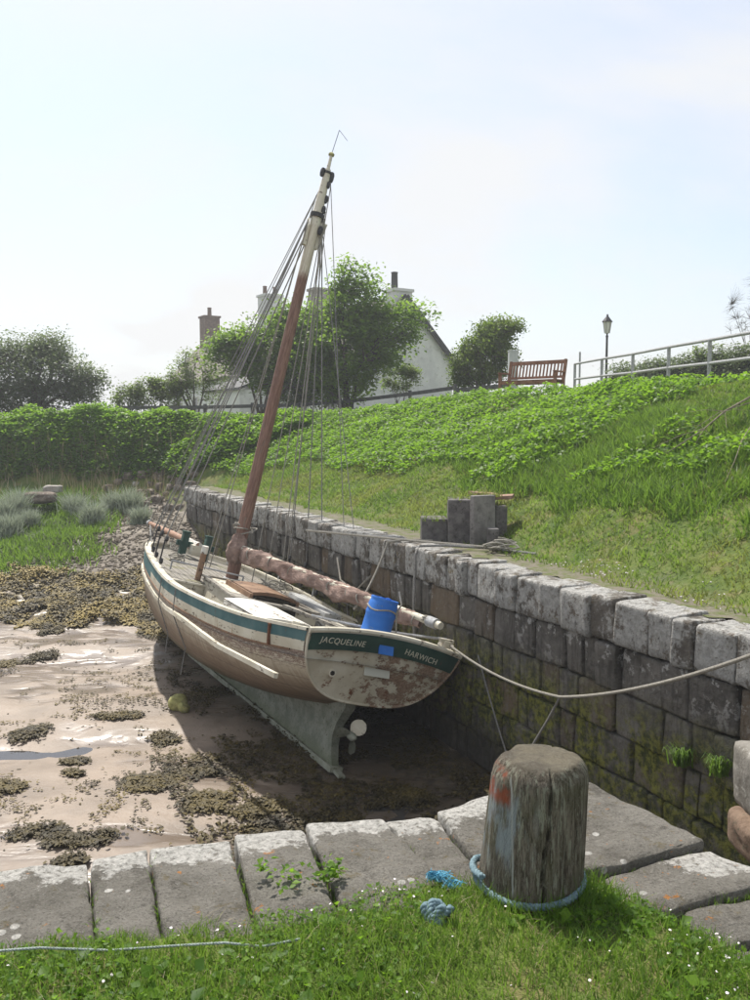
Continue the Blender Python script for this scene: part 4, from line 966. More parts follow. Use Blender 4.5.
# mast with tabernacle, hounds, truck
A_ = Vector((.10, 5.6, 1.32)); B_ = Vector((-.08, 5.52, 9.0)); MA = lambda t: A_.lerp(B_, t)
mb = MB(); ts_ = [i / 20 for i in range(21)]
mb.tube([MA(t) for t in ts_ if t <= .86] + [MA(.865), MA(.868)], [.112 - .026 * t for t in ts_ if t <= .86] + [.105, .065], 18); ms = bp('mast', mb, M['mast'])
mb = MB(); mb.tube([MA(t) for t in (.80, .84, .88, .93, .965, .966, 1.0)], [.075, .095, .085, .07, .055, .032, .026], 12); bp('masthead', mb, M['cream'], ms)
mb = MB(); mb.tube([MA(0), MA(.018), MA(.022)], [.175, .16, .135], 16); bp('mast_coat', mb, M['galv'], ms)
mb = MB()
for s in (-1, 1):
    c_ = MA(.83) + Vector((s * .11, 0, 0)); mb.add([c_ + Vector(v) for v in ((-.03, -.05, -.35), (.03, -.05, -.35), (.06 * s + .03, -.06, .12), (-.03, -.06, .12), (-.03, .05, -.35), (.03, .05, -.35), (.06 * s + .03, .06, .12), (-.03, .06, .12))], [(0, 1, 2, 3), (7, 6, 5, 4), (0, 4, 5, 1), (1, 5, 6, 2), (2, 6, 7, 3), (3, 7, 4, 0)])
bp('hound', mb, M['cream'], ms, smooth=False)
mb = MB(); mb.tube([MA(.853), MA(.862)], .125, 14); bp('mast_band', mb, M['dark'], ms); mb = MB(); mb.tube([MA(.955), MA(.96)], .075, 12); bp('mast_band', mb, M['dark'], ms)
mb = MB(); c_ = MA(1.0); mb.lathe([(.01, -.03), (.05, -.02), (.055, .01), (.03, .035), (.005, .04)], c_, 12); bp('mast_truck', mb, M['buoy'], ms)
mb = MB(); mb.tube([MA(1.0), c_ + Vector((0.03, 0, .46))], .006, 5); mb.tube([c_ + Vector((.03, 0, .46)), c_ + Vector((.20, -.05, .33))], .004, 4); bp('aerial', mb, M['dark'], ms)
for t, dx, dy, s_ in ((.952, .09, 0, 1.2), (.955, -.085, 0, 1), (.93, .05, -.06, .8), (.898, .07, -.05, .9), (.872, .06, -.08, .9), (.85, .13, 0, .9), (.825, .08, -.1, 1)):
    mb = MB(); mb.lathe([(.01, -.085), (.035, -.07), (.045, -.03), (.045, .03), (.03, .07), (.01, .08)], MA(t) + Vector((dx, dy, 0)), 8, mat=Matrix.Scale(s_, 3)); bp('block', mb, M['dark'], ms)
# boom and the furled sail
BG = Vector((.10, 5.42, 2.04)); BE = Vector((.68, .05, 1.93)); BL = lambda t: BG.lerp(BE, t)
mb = MB(); mb.tube([BL(0), BL(.5), BL(1)], [.046, .046, .046], 12); bo = bp('boom', mb, M['cream'])
mb = MB(); P_ = []; n__ = 22; ni = 120
for i in range(ni + 1):
    t = i / ni; c_ = BL(t * .93); base = .072 - .022 * t; base *= 1 + .05 * math.sin(t * 17) * (1 - t) + .16 * (mnoise.noise(Vector((t * 14, 1, 2)))) + .10 * mnoise.noise(Vector((t * 50, 1, 2)))
    if t < .02: base *= .6 + t * 20
    if t > .97: base *= .75
    if .60 < t < .72: base *= 1.28
    sag = -.07 - .06 * (1 - t) - .045 * max(0, math.sin(t * 23)); row = []
    for j in range(n__):
        a = 2 * PI * j / n__; tw = a + t * 15
        r_ = base * (1 + .14 * math.sin(2 * tw) + .13 * math.sin(5 * tw + 2) + .07 * math.sin(9 * tw) + .22 * mnoise.noise(Vector((math.cos(a) * 2.2, math.sin(a) * 2.2, t * 24 + a * .4))))
        row.append(c_ + Vector((math.cos(a) * r_ * .92, 0, math.sin(a) * r_ * 1.12 + sag * (1 if math.sin(a) < 0 else .2))))
    P_.append(row)
mb.grid(P_, closed=True); sl_ = bp('furled_sail', mb, M['sail'], bo, angle=180)
# bunch of sail round the mast
mb = MB(); P_ = []
for i in range(26):
    t = i / 25; c_ = MA(.056 + .068 * t) + Vector((-.03, -.04, 0)); rr_ = .115 * math.sin(PI * (t * .86 + .1)) ** .45 + .02; row = []
    for j in range(26):
        a = 2 * PI * j / 26; r_ = rr_ * (1 + .12 * math.sin(7 * a + t * 5) + .25 * mnoise.noise(Vector((math.cos(a) * 2, math.sin(a) * 2, t * 5)))); row.append(c_ + Vector((math.cos(a) * r_ * (1.25 if math.cos(a) < 0 else 1), math.sin(a) * r_, 0)))
    P_.append(row)
mb.grid(P_, closed=True); bp('sail_bunch', mb, M['sail'], bo, angle=180)
for t in (.06, .2, .33, .45, .55, .64, .69, .76, .86, .92):
    mb = MB(); c_ = BL(t * .985); r_ = .096 - .036 * t; q = random.Random(int(t * 99)); mb.tube([c_ + Vector((math.cos(a) * r_ * .95, .04 * math.sin(a * 1.0 + t * 9), math.sin(a) * r_ * 1.02 - .05)) for a in [i * PI / 9 for i in range(19)]], .010, 5, caps=False); bp('sail_tie', mb, M['rope'], sl_)
mb = MB(); mb.tube([BL(.955), BL(.985)], .066, 12); bp('boom_band', mb, M['galv'], bo)
tangle(tuple(BL(.95)), .07, 4, M['rope'], 12, .010, 'rope_coil', bo)
tangle(tuple(MA(.13)), .17, 6, M['rope'], 13, .012, 'rope_coil', ms)
# standing and running rigging
def rig(name, a, b, r=.008, sag=0, m='wire', parent=None):
    a = Vector(a); b = Vector(b); n__ = 10 if sag else 1; mb = MB(); mb.tube([a.lerp(b, i / n__) + Vector((0, 0, -sag * 4 * (i / n__) * (1 - i / n__))) for i in range(n__ + 1)], r, 5); return bp(name, mb, M[m], parent or ms)
H1 = MA(.855)
for s in (-1, 1):
    for dy in (-.1, .45, 1.0):
        ye = 5.0 + dy; e = Vector((s * (hb(ye) - .02), ye, rz(ye) + .05)); rig('shroud', H1 + Vector((s * .11, .02, 0)), e + Vector((0, 0, .42)), .011)
        mb = MB()
        for k in (0, .36): mb.lathe([(.045, -.02), (.05, 0), (.045, .02)], e + Vector((-s * .02, 0, .08 + k)), 10, mat=Matrix.Rotation(R(90), 3, 'Y'))
        for dd in (-.025, 0, .025): mb.tube([e + Vector((0, dd, .08)), e + Vector((0, dd, .44))], .006, 4)
        bp('deadeyes', mb, M['dark'], ms)
rig('forestay', MA(.95), (-.155, 10.62, 1.95), .008); rig('forestay', H1, (0, 9.2, 1.65), .012); rig('forestay', H1 + Vector((-.05, 0, 0)), (-.35, 8.95, 1.68), .012)
rig('backstay', H1 + Vector((-.1, 0, 0)), (-1.2, 6.6, 1.65), .010); rig('backstay', MA(.95), (-.95, 7.5, 1.65), .007)
rig('halyard', MA(.93) + Vector((.1, -.05, 0)), (.55, 5.2, 1.5), .009, m='rope'); rig('halyard', MA(.87) + Vector((.1, -.08, 0)), (.35, 5.3, 1.5), .009, m='rope'); rig('halyard', MA(.82) + Vector((.12, -.12, 0)), (.75, 5.0, 1.5), .010, m='rope')
rig('halyard', MA(.9) + Vector((-.1, 0, 0)), (-.45, 5.5, 1.55), .009, m='rope'); rig('halyard', MA(.84) + Vector((-.12, .03, 0)), (-.25, 5.85, 1.55), .010, m='rope'); rig('halyard', MA(.84) + Vector((.16, -.08, 0)), (.95, 5.3, 1.6), .009, m='rope')
rig('topping_lift', MA(.95) + Vector((.08, 0, 0)), (1.42, 3.7, 1.45), .007); rig('topping_lift', MA(.85) + Vector((.1, 0, 0)), (1.45, 3.2, 1.45), .007)
rig('bobstay', (-.155, 10.6, 1.82), (0, 9.1, 1.15), .012, .06, 'dark')
rig('bobstay', (-.155, 10.6, 1.86), (-.65, 8.3, 1.62), .014, .04, 'bright' if False else 'wire')
rig('lifeline', (-.55, 1.0, 1.66), (.86, .12, 1.78), .016, .03, 'galv', boat)
rig('lifeline', (1.4, 2.3, 1.62), (1.33, 5.0, 1.68), .007, .03, 'wire', boat); rig('lifeline', (1.33, 5.0, 1.68), (1.2, 6.2, 1.74), .007, .02, 'wire', boat)
# rubbing plank, sprung away at its after end
mb = MB(); pp = [at_d(y, .33 + .02 * (9 - y) * .3, -1, .03) for y in (9.0, 8.6, 8.0, 7.2, 6.4, 5.5, 4.6, 3.8)] + [Vector((-1.56, 2.6, 1.10)), Vector((-1.50, 1.3, 1.06)), Vector((-1.33, -.1, 1.09))]
P_ = []
for i, p in enumerate(pp):
    P_.append([p + Vector((-.02, 0, -.028)), p + Vector((-.025, 0, .025)), p + Vector((.025, 0, .03)), p + Vector((.025, 0, -.028)), p + Vector((-.02, 0, -.028))])
mb.grid(P_); mb.add(P_[-1][:4], [(0, 1, 2, 3)]); bp('rubbing_plank', mb, M['cream'], smooth=False)
mb = MB()
for y, z in ((4.2, .1), (3.3, .0)):
    mb = MB(); a = at_d(y, .0, -1, .04); mb.tube([a, at_d(y, .35, -1, .07), at_d(y, .8, -1, .05), Vector((-1.2, y - .1, z + .25))], .009, 5); bp('hanging_rope', mb, M['wire'])
mb = MB(); mb.beam(at_d(.62, -.03, -1, .03), at_d(.62, .24, -1, .03), .03, .04, up=(0, 1, 0)); bp('chain_plate', mb, mat('rust', f_stonewall_plain((.09, .04, .02), (.20, .09, .05), None, 30)))
# barrel standing at the stern (its own thing)
bar = thing('plastic_barrel', 'blue plastic barrel lashed upright on the stern deck of the boat', 'barrel')
bar.matrix_world = BM @ Matrix.Translation((.03, .42 - .5, 1.47)) @ Matrix.Rotation(R(3), 4, 'Y')
prof = [(.02, 0), (.15, 0), (.172, .02), (.178, .06), (.178, .16), (.184, .175), (.184, .195), (.178, .21), (.178, .40), (.184, .415), (.184, .435), (.178, .45), (.178, .53), (.168, .565), (.165, .585), (.172, .60), (.168, .615), (.145, .615), (.142, .595), (.02, .595)]
mb = MB(); mb.lathe(prof, n=28); mb.build('drum', M['blue'], bar, angle=40)
mb = MB(); mb.lathe([(.03, .595), (.03, .625), (.005, .628)], (.07, .04, 0), 10); mb.lathe([(.02, .595), (.02, .62), (.004, .622)], (-.08, -.03, 0), 10); mb.build('bung', M['blue'], bar)
mb = MB(); mb.tube([(math.cos(a) * .185, math.sin(a) * .185, .48 + .02 * math.sin(a * 3)) for a in [i * PI / 10 for i in range(21)]], .010, 5); mb.tube([(.12, -.14, .48), (.17, -.12, .60), (.15, -.02, .74)], .012, 5); mb.tube([(.13, -.13, .48), (.16, -.20, .25), (.20, -.2, .1)], .010, 5); mb.build('lashing', M['rope'], bar)
BW = lambda x_, y, z: BM @ Vector((x_, y - .5, z))
# mooring lines (things of their own)
def catenary(a, b, sag, n__=24):
    return [a.lerp(b, i / n__) + Vector((0, 0, -sag * 4 * (i / n__) * (1 - i / n__))) for i in range(n__ + 1)]
s0 = BW(.90, .10, 1.72); mid = D(560, 697, 8.4); rt = D(755, 654, 5.4); far = rt + (rt - mid) * .6 + Vector((0, 0, .12))
pts = catenary(s0, mid, .09, 14) + catenary(mid, rt, .07, 16)[1:] + [far]
ml = MB(); ml.tube(pts, .0145, 8); tag(ml.build('mooring_rope', M['rope']), 'long grey mooring rope sagging from the stern across the wall to the right', 'rope', 'mooring ropes')
ml = MB(); w1 = WA + WU * 1.2 - WN * .08; e_ = D(531, 748, 8.9); ml.tube([mid, mid.lerp(e_, .45) + Vector((0.02, 0, .02)), e_, e_ + (e_ - mid) * .8], .013, 6)
tag(ml.build('slack_rope', M['wire']), 'dark slack rope hanging from the sagging mooring rope in front of the wall', 'rope', 'mooring ropes')
a_ = D(478, 655, 9.9); b_ = D(506, 752, 9.4); ml = MB(); ml.tube(catenary(a_, b_, .03, 8), .010, 5); tag(ml.build('thin_rope', M['wire']), 'thin straight rope running down into the mud behind the mooring post', 'rope', 'mooring ropes')
def wallp(u, p, z): q = WA + WU * u + WN * p; return Vector((q.x, q.y, z))
def wall_u(px, z=0.0):
    g = G(px, 500, z); r_ = ray(px, 560); d = Vector((r_.x, r_.y)); # intersect the sight line with the wall line
    den = d.x * WU.y - d.y * WU.x; t = (WA.x * WU.y - WA.y * WU.x) / den; q = d * t; return (q - WA).dot(WU)
u1 = wall_u(382)
ml = MB(); e = BW(hb(3.2), 3.2, 1.5); e2 = wallp(u1 - .4, .1, .06); ml.tube([wallp(u1 - .6, .5, .05), wallp(u1 - .5, .1, .07), wallp(u1 - .35, -.08, .03)] + catenary(wallp(u1 - .35, -.09, -.0), BW(.45, 1.8, 1.75), .1, 10), .016, 6)
tag(ml.build('breast_rope', M['rope']), 'rope led from the coping of the wall down to the boom of the boat', 'rope', 'mooring ropes')
u2 = wall_u(420)
ml = MB(); ml.tube([wallp(u2 - 1.2, 1.0, .06), wallp(u2 - .5, .75, .06), wallp(u2 - .1, .35, .07), wallp(u2, .0, .07), wallp(u2, -.07, -.05), wallp(u2 + .02, -.08, -.7), wallp(u2 + .02, -.07, -1.5)], .018, 6)
tag(ml.build('hanging_rope', M['wire']), 'grey rope hanging over the coping and straight down the wall face behind the boat', 'rope', 'mooring ropes')
ml = MB(); u3 = wall_u(340); ml.tube([wallp(u3, -.05, -.45), wallp(u3 - .35, -.14, -.75), wallp(u3 - .9, -.14, -.85), wallp(u3 - 1.3, -.05, -.55)], .014, 6); tag(ml.build('fender_rope', M['rope']), 'loop of pale rope slung along the wall face above the side deck', 'rope', 'mooring ropes')
ml = MB(); c_ = wallp(wall_u(445), .75, .05); rr = random.Random(4)
for k in range(9): q0 = rr.uniform(.07, .17); oo = Vector((rr.gauss(0, .09), rr.gauss(0, .07), 0)); ml.tube([c_ + oo + Vector((math.cos(i * .55 + k) * q0 * (1 + .25 * math.sin(i * 1.3 + k)), math.sin(i * .55 + k) * q0 * .8, .02 + .012 * k + .03 * math.sin(i * .9 + k * 2))) for i in range(13)], .012, 5)
ml.tube([c_ + Vector((-.1, .1, .03)), c_ + Vector((-1.1, .9, .02)), c_ + Vector((-2.6, 2.0, .03))], .018, 6); tag(ml.build('rope_heap', M['rope']), 'heap of grey rope lying on the quay top beside the concrete block', 'rope', 'mooring ropes')

# ------------------------------------------------------------------ shore: buoy, wrack, rocks, pebbles, tussocks
def mz(x, y): return float(mud_z(np.array([float(x)]), np.array([float(y)]))[0])
def bkz(x, y): return float(bank_z(np.array([float(x)]), np.array([float(y)]))[0])
def onmud(px, py, it=6):
    z = -2.3
    for k in range(it): g = G(px, py, z); z = mz(g.x, g.y)
    return Vector((g.x, g.y, z))
b_ = onmud(178, 709)
by = thing('mooring_buoy', 'small yellowish green buoy lying on the sand left of the keel', 'buoy', tuple(b_))
mb = MB(); mb.lathe([(.01, -.14), (.06, -.13), (.11, -.08), (.13, 0), (.11, .08), (.06, .13), (.01, .14)], (0, 0, .09), 14, mat=Matrix.Rotation(R(75), 3, 'Y')); mb.build('float', M['buoy'], by)
mb = MB(); mb.lathe([(.01, -.07), (.08, -.05), (.10, 0), (.08, .05), (.01, .07)], (.10, -.08, .05), 12, mat=Matrix.Rotation(R(40), 3, 'Y')); mb.build('collar', M['buoy'], by)
def wrack(P, size, name, label, m='weed', **kw):
    """ribbons of seaweed lying over one another"""
    n = len(P); az = rng.uniform(0, 2 * PI, n); L_ = size * rng.uniform(.5, 1.3, n); w_ = L_ * rng.uniform(.12, .28, n); V = np.zeros((n, 8, 3)); bend = rng.uniform(-1.4, 1.4, n)
    cx_, cy_, cz_ = P[:, 0].copy(), P[:, 1].copy(), P[:, 2].copy(); a = az.copy(); hh = size * rng.uniform(.05, .35, n)
    for i in range(4):
        t = i / 3; wd = w_ * (.5 + .9 * math.sin(PI * (t * .8 + .15)))
        V[:, 2 * i, 0] = cx_ - np.sin(a) * wd; V[:, 2 * i, 1] = cy_ + np.cos(a) * wd; V[:, 2 * i, 2] = cz_ + hh * math.sin(PI * t) + rng.normal(0, .12, n) * size * .5
        V[:, 2 * i + 1, 0] = cx_ + np.sin(a) * wd; V[:, 2 * i + 1, 1] = cy_ - np.cos(a) * wd; V[:, 2 * i + 1, 2] = cz_ + hh * math.sin(PI * t) + rng.normal(0, .12, n) * size * .5
        cx_ += np.cos(a) * L_ / 3; cy_ += np.sin(a) * L_ / 3; a += bend / 3
    base = np.arange(n)[:, None] * 8; Fc = np.concatenate([base + np.array([2 * i, 2 * i + 1, 2 * i + 3, 2 * i + 2]) for i in range(3)], 0)
    tt = np.clip(fbm(P[:, 0], P[:, 1], 2.2, 3, 71) * 1.7 - .45 + rng.normal(0, .22, n), 0, 1)
    if 'tint' in kw: tt = np.clip(tt * kw['tint'], 0, 1)
    o = np_mesh(name, V.reshape(-1, 3), Fc, M[m], attr=dict(tint=np.repeat(tt, 8)), smooth=True); return o
clumps = [(35, 731, 26, 9, 'on the sand at the far left'), (62, 788, 0, 0, None), (80, 763, 20, 7, 'small, in the middle of the left sand'), (72, 776, 14, 4, 'low, just below the middle sand clump'), (205, 772, 22, 6, 'beside the hull shadow'), (14, 788, 26, 14, 'at the left edge of the sand'),
    (140, 782, 40, 15, 'large, in the middle of the sand'), (205, 802, 42, 12, 'dark, on the sand before the keel'), (270, 808, 36, 12, 'in the shade before the keel'), (105, 836, 34, 14, 'against the quay slabs'), (18, 836, 24, 10, 'near the quay at the far left'), (64, 862, 26, 9, 'right against the left quay slabs'),
    (160, 738, 22, 6, 'beside the shadow edge'), (132, 716, 28, 6, 'stretched out behind the middle sand'), (12, 664, 20, 8, 'at the left edge by the wet channel'), (50, 658, 20, 5, 'small, by the wet channel'), (60, 632, 12, 4, 'tiny, on the far pale sand'), (45, 628, 10, 3, 'tiny, leftmost on the far pale sand'), (345, 822, 40, 12, 'in deep shade under the stern'), (420, 800, 40, 14, 'in deep shade by the wall foot')]
for px, py, rx, ry, lab in clumps:
    if not lab: continue
    c = onmud(px, py); d_ = c.y; wx = rx / F * d_; wy = ry / F * d_ * d_ / 4.0 * .95
    nl = 3 + int(rx / 7); cen = np.concatenate([[[0, 0]], np.cumsum(rng.normal(0, .30, (nl, 2)), 0) * .8]); cen[:, 0] *= 1.25
    n = int(min(4200, 500 + wx * wy * 9000)); ci_ = rng.integers(0, len(cen), n); q = cen[ci_] + rng.normal(0, .17, (n, 2)) * (1 + .6 * rng.random((n, 1)) ** 3)
    q = q[(vnoise(q[:, 0] * 7 + px, q[:, 1] * 7 + py, 3) > .22)]
    x = c.x + q[:, 0] * wx * 1.0; y = c.y + q[:, 1] * wy * 1.1; lump = .05 * vnoise(q[:, 0] * 4 + px, q[:, 1] * 4, 6); P = np.stack([x, y, mud_z(x, y) + .012 + lump * rng.random(len(x))], -1)
    o = wrack(P, .05, 'seaweed_clump', '', tint=.38); tag(o, 'dark olive seaweed clump ' + lab, 'seaweed', 'seaweed clumps scattered on the sand')
    o.name = 'seaweed_clump'
n = 60000; x = rng.uniform(-9, 1.5, n); y = rng.uniform(7.6, 16, n); sc1 = fbm(x, y * 1.6, 1.1, 4, 83); sc2 = fbm(x, y, 5, 3, 84)
k = (sc1 > .535) & (sc2 > .52) | (rng.random(n) < .006); x, y = x[k], y[k]
o = wrack(np.stack([x, y, mud_z(x, y) + .006 + .02 * rng.random(len(x))], -1), .036, 'seaweed_scraps', '', tint=.6); tag(o, 'thin scraps of weed smeared over the wet sand', 'seaweed', kind='stuff')
# the wrack belt across the head of the basin, and the mess along the wall foot
n = 100000; x = rng.uniform(-14, .5, n); y = rng.uniform(14.5, 21.5, n); pw = (x - WA.x) * WN.x + (y - WA.y) * WN.y
bc = 16.9 + (fbm(x, y, .8, 5, 21) - .5) * 2.6 - .12 * (x + 6); top = 19.6 + (fbm(x, y, .8, 5, 21) - .5) * -2.0
k = (y > bc - .3) & (y < top + .5) & (pw < -.1) & (fbm(x, y, 1.6, 3, 14) > .36); x, y = x[k], y[k]
lump = .16 * np.clip(fbm(x, y, 1.3, 4, 61) - .42, 0, 1) * 3
o = wrack(np.stack([x, y, mud_z(x, y) + .015 + lump * rng.random(len(x))], -1), .085, 'wrack_belt', '', tint=1.25); tag(o, 'golden brown belt of seaweed below the grassy shore', 'seaweed', kind='stuff')
n = 70000; x = rng.uniform(-5, 2.6, n); y = rng.uniform(7.2, 20, n); pw = (x - WA.x) * WN.x + (y - WA.y) * WN.y
k = (pw < -.05) & (pw > -2.6 - .9 * (y < 10.5)) & (fbm(x, y, 1.9, 4, 15) > np.where(y < 11, .44, .50)); x, y = x[k], y[k]
o = wrack(np.stack([x, y, mud_z(x, y) + .01 + .04 * rng.random(len(x))], -1), .055, 'shade_weed', '', tint=.3); tag(o, 'dark weed and mussels strewn over the mud under the boat', 'seaweed', kind='stuff')
# pebbles: low icospheres
ico = bmesh.new(); bmesh.ops.create_icosphere(ico, subdivisions=1, radius=1); IV = np.array([v.co[:] for v in ico.verts]); IF = np.array([[v.index for v in f.verts] for f in ico.faces]); ico.free()
def pebbles(P, r, name, m):
    n = len(P); S = r[:, None, None] * (rng.uniform(.6, 1.3, (n, 1, 3)) * np.array([1, 1, .6])); V = IV[None] * S * (1 + rng.normal(0, .13, (n, 12, 1))) + P[:, None, :]
    Fc = (np.arange(n)[:, None, None] * 12 + IF[None]).reshape(-1, 3); return np_mesh(name, V.reshape(-1, 3), Fc, m, smooth=False)
n = 9000; x = rng.uniform(-9, -2.2, n); y = rng.uniform(19, 27.5, n); pw = (x - WA.x) * WN.x + (y - WA.y) * WN.y; nz_ = fbm(x, y, .8, 5, 21)
k = (pw < 0) & (x + (nz_ - .5) * 1.6 > -8.2 + rng.normal(0, .5, n) - 1.3 * (y < 21.5)); x, y = x[k], y[k]; o = pebbles(np.stack([x, y, mud_z(x, y)], -1), rng.uniform(.018, .06, len(x)) * (1 + .5 * (rng.random(len(x)) < .1)), 'shingle', M['pebble']); tag(o, 'brown shingle and small stones rising to the head of the wall', 'shingle', kind='stuff')
n = 1500; x = rng.uniform(-7, 1.5, n); y = rng.uniform(7.8, 18, n); k = fbm(x, y, 1.1, 4, 77) > .54; x, y = x[k], y[k]
o = pebbles(np.stack([x, y, mud_z(x, y)], -1), rng.uniform(.008, .028, len(x)), 'mud_pebbles', M['pebble']); tag(o, 'small dark stones scattered over the wet sand', 'pebbles', kind='stuff')
rr = random.Random(12)
BLAB = {2: 'pale boulder at the top of the heap by the wall end', 15: 'pale boulder at the left foot of the heap', 22: 'leftmost brown boulder of the heap', 25: 'boulder against the end of the wall at the right of the heap'}
rp = [(x_, y_) for x_, y_ in [(150, 470), (158, 476), (168, 466), (172, 478), (160, 486), (178, 488), (150, 484), (184, 476), (166, 494), (176, 500), (140, 492), (156, 500), (186, 496), (192, 484), (128, 476), (136, 484), (146, 504), (168, 508), (182, 508), (163, 472), (174, 470), (150, 492), (118, 482), (108, 488), (142, 474), (195, 474), (188, 466), (162, 480), (170, 487), (180, 482)]]
for i, (px, py) in enumerate(rp):
    s_ = rr.uniform(.09, .17); d = ray(px, py); y = 18.0
    while y < 30 and EYE.z + d.z / d.y * y > max(mz(d.x / d.y * y, y), bkz(d.x / d.y * y, y) if y > 26 else -9) + s_ * .35: y += .05
    g = EYE + d * (y / d.y)
    tag(boulder('boulder', tuple(g), (s_ * 1.2, s_ * .9, s_ * .8), M['pale' if i in (2, 15) else 'rock'], i * 2.2, n=3.2, sub=4, amp=.34, rot=rr.uniform(0, 3)), BLAB.get(i, 'brown boulder tumbled in the heap at the far end of the wall'), 'boulder', 'boulders heaped at the head of the basin')
g = D(53, 487, 25.5); tag(boulder('boulder', (g.x, g.y, max(mz(g.x, g.y) + .05, g.z - .05)), (.24, .18, .10), M['pale'], 5, n=6, sub=6, amp=.22), 'pale flat-topped boulder among the silver tussocks on the left', 'boulder')
g = D(40, 495, 25); tag(boulder('boulder', (g.x, g.y, max(mz(g.x, g.y), g.z - .08)), (.45, .25, .16), M['rock'], 7, n=4, sub=6, amp=.25), 'dark low boulder leaning on the pale flat-topped one', 'boulder')
def tussock(px, py, y, rad, hgt, n, m, lab, seed):
    g = D(px, py, y); z0 = mz(g.x, g.y) if y < 27 else bkz(g.x, g.y); z0 = max(z0, g.z - hgt * .6) if False else z0
    q = rng.normal(0, .42, (n, 2)); P = np.stack([g.x + q[:, 0] * rad * .8, g.y + q[:, 1] * rad * .7, np.full(n, z0)], -1); P[:, 2] = mud_z(P[:, 0], P[:, 1]) - .02
    o = blades('tussock', P, hgt * 1.35 * rng.uniform(.5, 1.1, n) * np.exp(-.3 * (q ** 2).sum(1)), .034, rng.uniform(.15, .8, n), M[m], seg=3); tag(o, lab, 'tussock', 'silver-leaved tussocks along the upper shore'); return o
TU = [(15, 478, 24.5, .5, .75, 'tall silvery tussock at the left edge under the bank'), (40, 476, 26.0, .35, .5, 'silvery tussock behind the pale boulder'), (75, 505, 24.8, .45, .65, 'silvery tussock just right of the pale boulder'), (92, 510, 23.8, .4, .6, 'second silvery tussock right of the pale boulder'), (112, 496, 25.0, .4, .55, 'silvery tussock in the middle of the row'),
    (130, 500, 25.0, .5, .65, 'broad silvery tussock before the boulder heap'), (140, 516, 23.8, .35, .45, 'lowest silvery tussock by the shingle'), (8, 520, 23, .45, .5, 'grey tussock at the left edge above the grass'), (30, 512, 23.6, .35, .4, 'small grey tussock above the grass at the left'), (5, 500, 24, .4, .6, 'pale tussock touching the left edge of the picture')]
for i, (px, py, y, ra, hg_, lab) in enumerate(TU): tussock(px, py, y, ra, hg_, 520, 'silver', lab, i)
# shore grass mound on the left
n = 30000; x = rng.uniform(-15.5, -5.8, n); y = rng.uniform(18.6, 27.5, n); nz_ = fbm(x, y, .8, 5, 21)
k = (x + (nz_ - .5) * 2.5 < -7.4 + rng.normal(0, .35, n)) & (y > 19.7 + (nz_ - .5) * -2.4 + rng.normal(0, .15, n)); x, y = x[k], y[k]; lush = fbm(x, y, .9, 4, 52)
k = rng.random(len(x)) < .25 + 1.3 * lush; x, y, lush = x[k], y[k], lush[k]
o = blades('shore_grass', np.stack([x, y, mud_z(x, y) - .02], -1), .10 + .34 * lush * rng.random(len(x)) + .1 * rng.random(len(x)), .035, rng.uniform(.1, .9, len(x)), M['shore'], seg=2, tint=np.clip(lush * 1.4 - .2 + rng.normal(0, .2, len(x)), 0, 1)); tag(o, 'bright green rough grass on the shore left of the boat', 'grass', kind='stuff')

# ------------------------------------------------------------------ bank vegetation
def bank_pts(n, cond=None, xr=(-2.5, 11), yr=(2, 29)):
    x = rng.uniform(xr[0], xr[1], n); y = rng.uniform(yr[0], yr[1], n); df, sf, _ = pdist(x, y, FOOT); dr, sr, _ = pdist(x, y, RIDGE)
    return x, y, df * sf, dr * sr, df / (df + dr + 1e-6)
def wall_par(x, y): return (x - WA.x) * WU.x + (y - WA.y) * WU.y
# broad-leaved ground cover over the upper and far bank
x, y, df, dr, t = bank_pts(190000, xr=(-5, 9.5), yr=(6, 29.5)); u = wall_par(x, y)
edge_ = .25 + .20 * (fbm(x, y, .6, 4, 90) - .5) * 2 + np.clip((9.5 - u) * .03, 0, .25) - .08 * np.clip((u - 17) / 3, 0, 1)
k = (df > .1) & (dr < .7) & (t > edge_) & ((t < .97) | (u > 8)) & ~((u < 7.2) & (fbm(x, y, .7, 3, 91) > .42)); x, y = x[k], y[k]
kk = (rng.random(len(x)) < np.clip(.25 + y / 30, 0, 1)) & (np.hypot(x - 4.15, y - 22.9) > 1.35); x, y = x[kk], y[kk]
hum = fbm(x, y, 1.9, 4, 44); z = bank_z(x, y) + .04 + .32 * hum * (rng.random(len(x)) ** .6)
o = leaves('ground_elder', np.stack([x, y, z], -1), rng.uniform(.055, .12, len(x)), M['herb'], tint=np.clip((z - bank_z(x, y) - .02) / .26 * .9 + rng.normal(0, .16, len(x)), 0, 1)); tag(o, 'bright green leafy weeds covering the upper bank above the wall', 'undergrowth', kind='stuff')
# shorter grass on the lower bank
x, y, df, dr, t = bank_pts(300000, xr=(-4.5, 12), yr=(3, 29)); u = wall_par(x, y)
k = (df > -.35 - .25 * vnoise(x * 2, y * 2, 3)) & (t < .62 + .5 * (u < 8)) & (u > -3) & (dr < .3) & (rng.random(len(x)) < np.where(df < .15, .6, 1)) ; x, y, df, t, u = x[k], y[k], df[k], t[k], u[k]
hg = .04 + .09 * fbm(x, y, 1.4, 4, 31) * rng.random(len(x)) + .03; az_ = 0
o = blades('bank_grass', np.stack([x, y, bank_z(x, y) - .01], -1), hg, .012 + .0006 * y, rng.uniform(.3, 1.1, len(x)), M['bankgrass'], seg=2, tint=np.clip(fbm(x, y, .8, 4, 32) * 1.5 - .25 + rng.normal(0, .2, len(x)), 0, 1)); tag(o, 'pale flattened grass on the lower slope behind the coping', 'grass', kind='stuff')
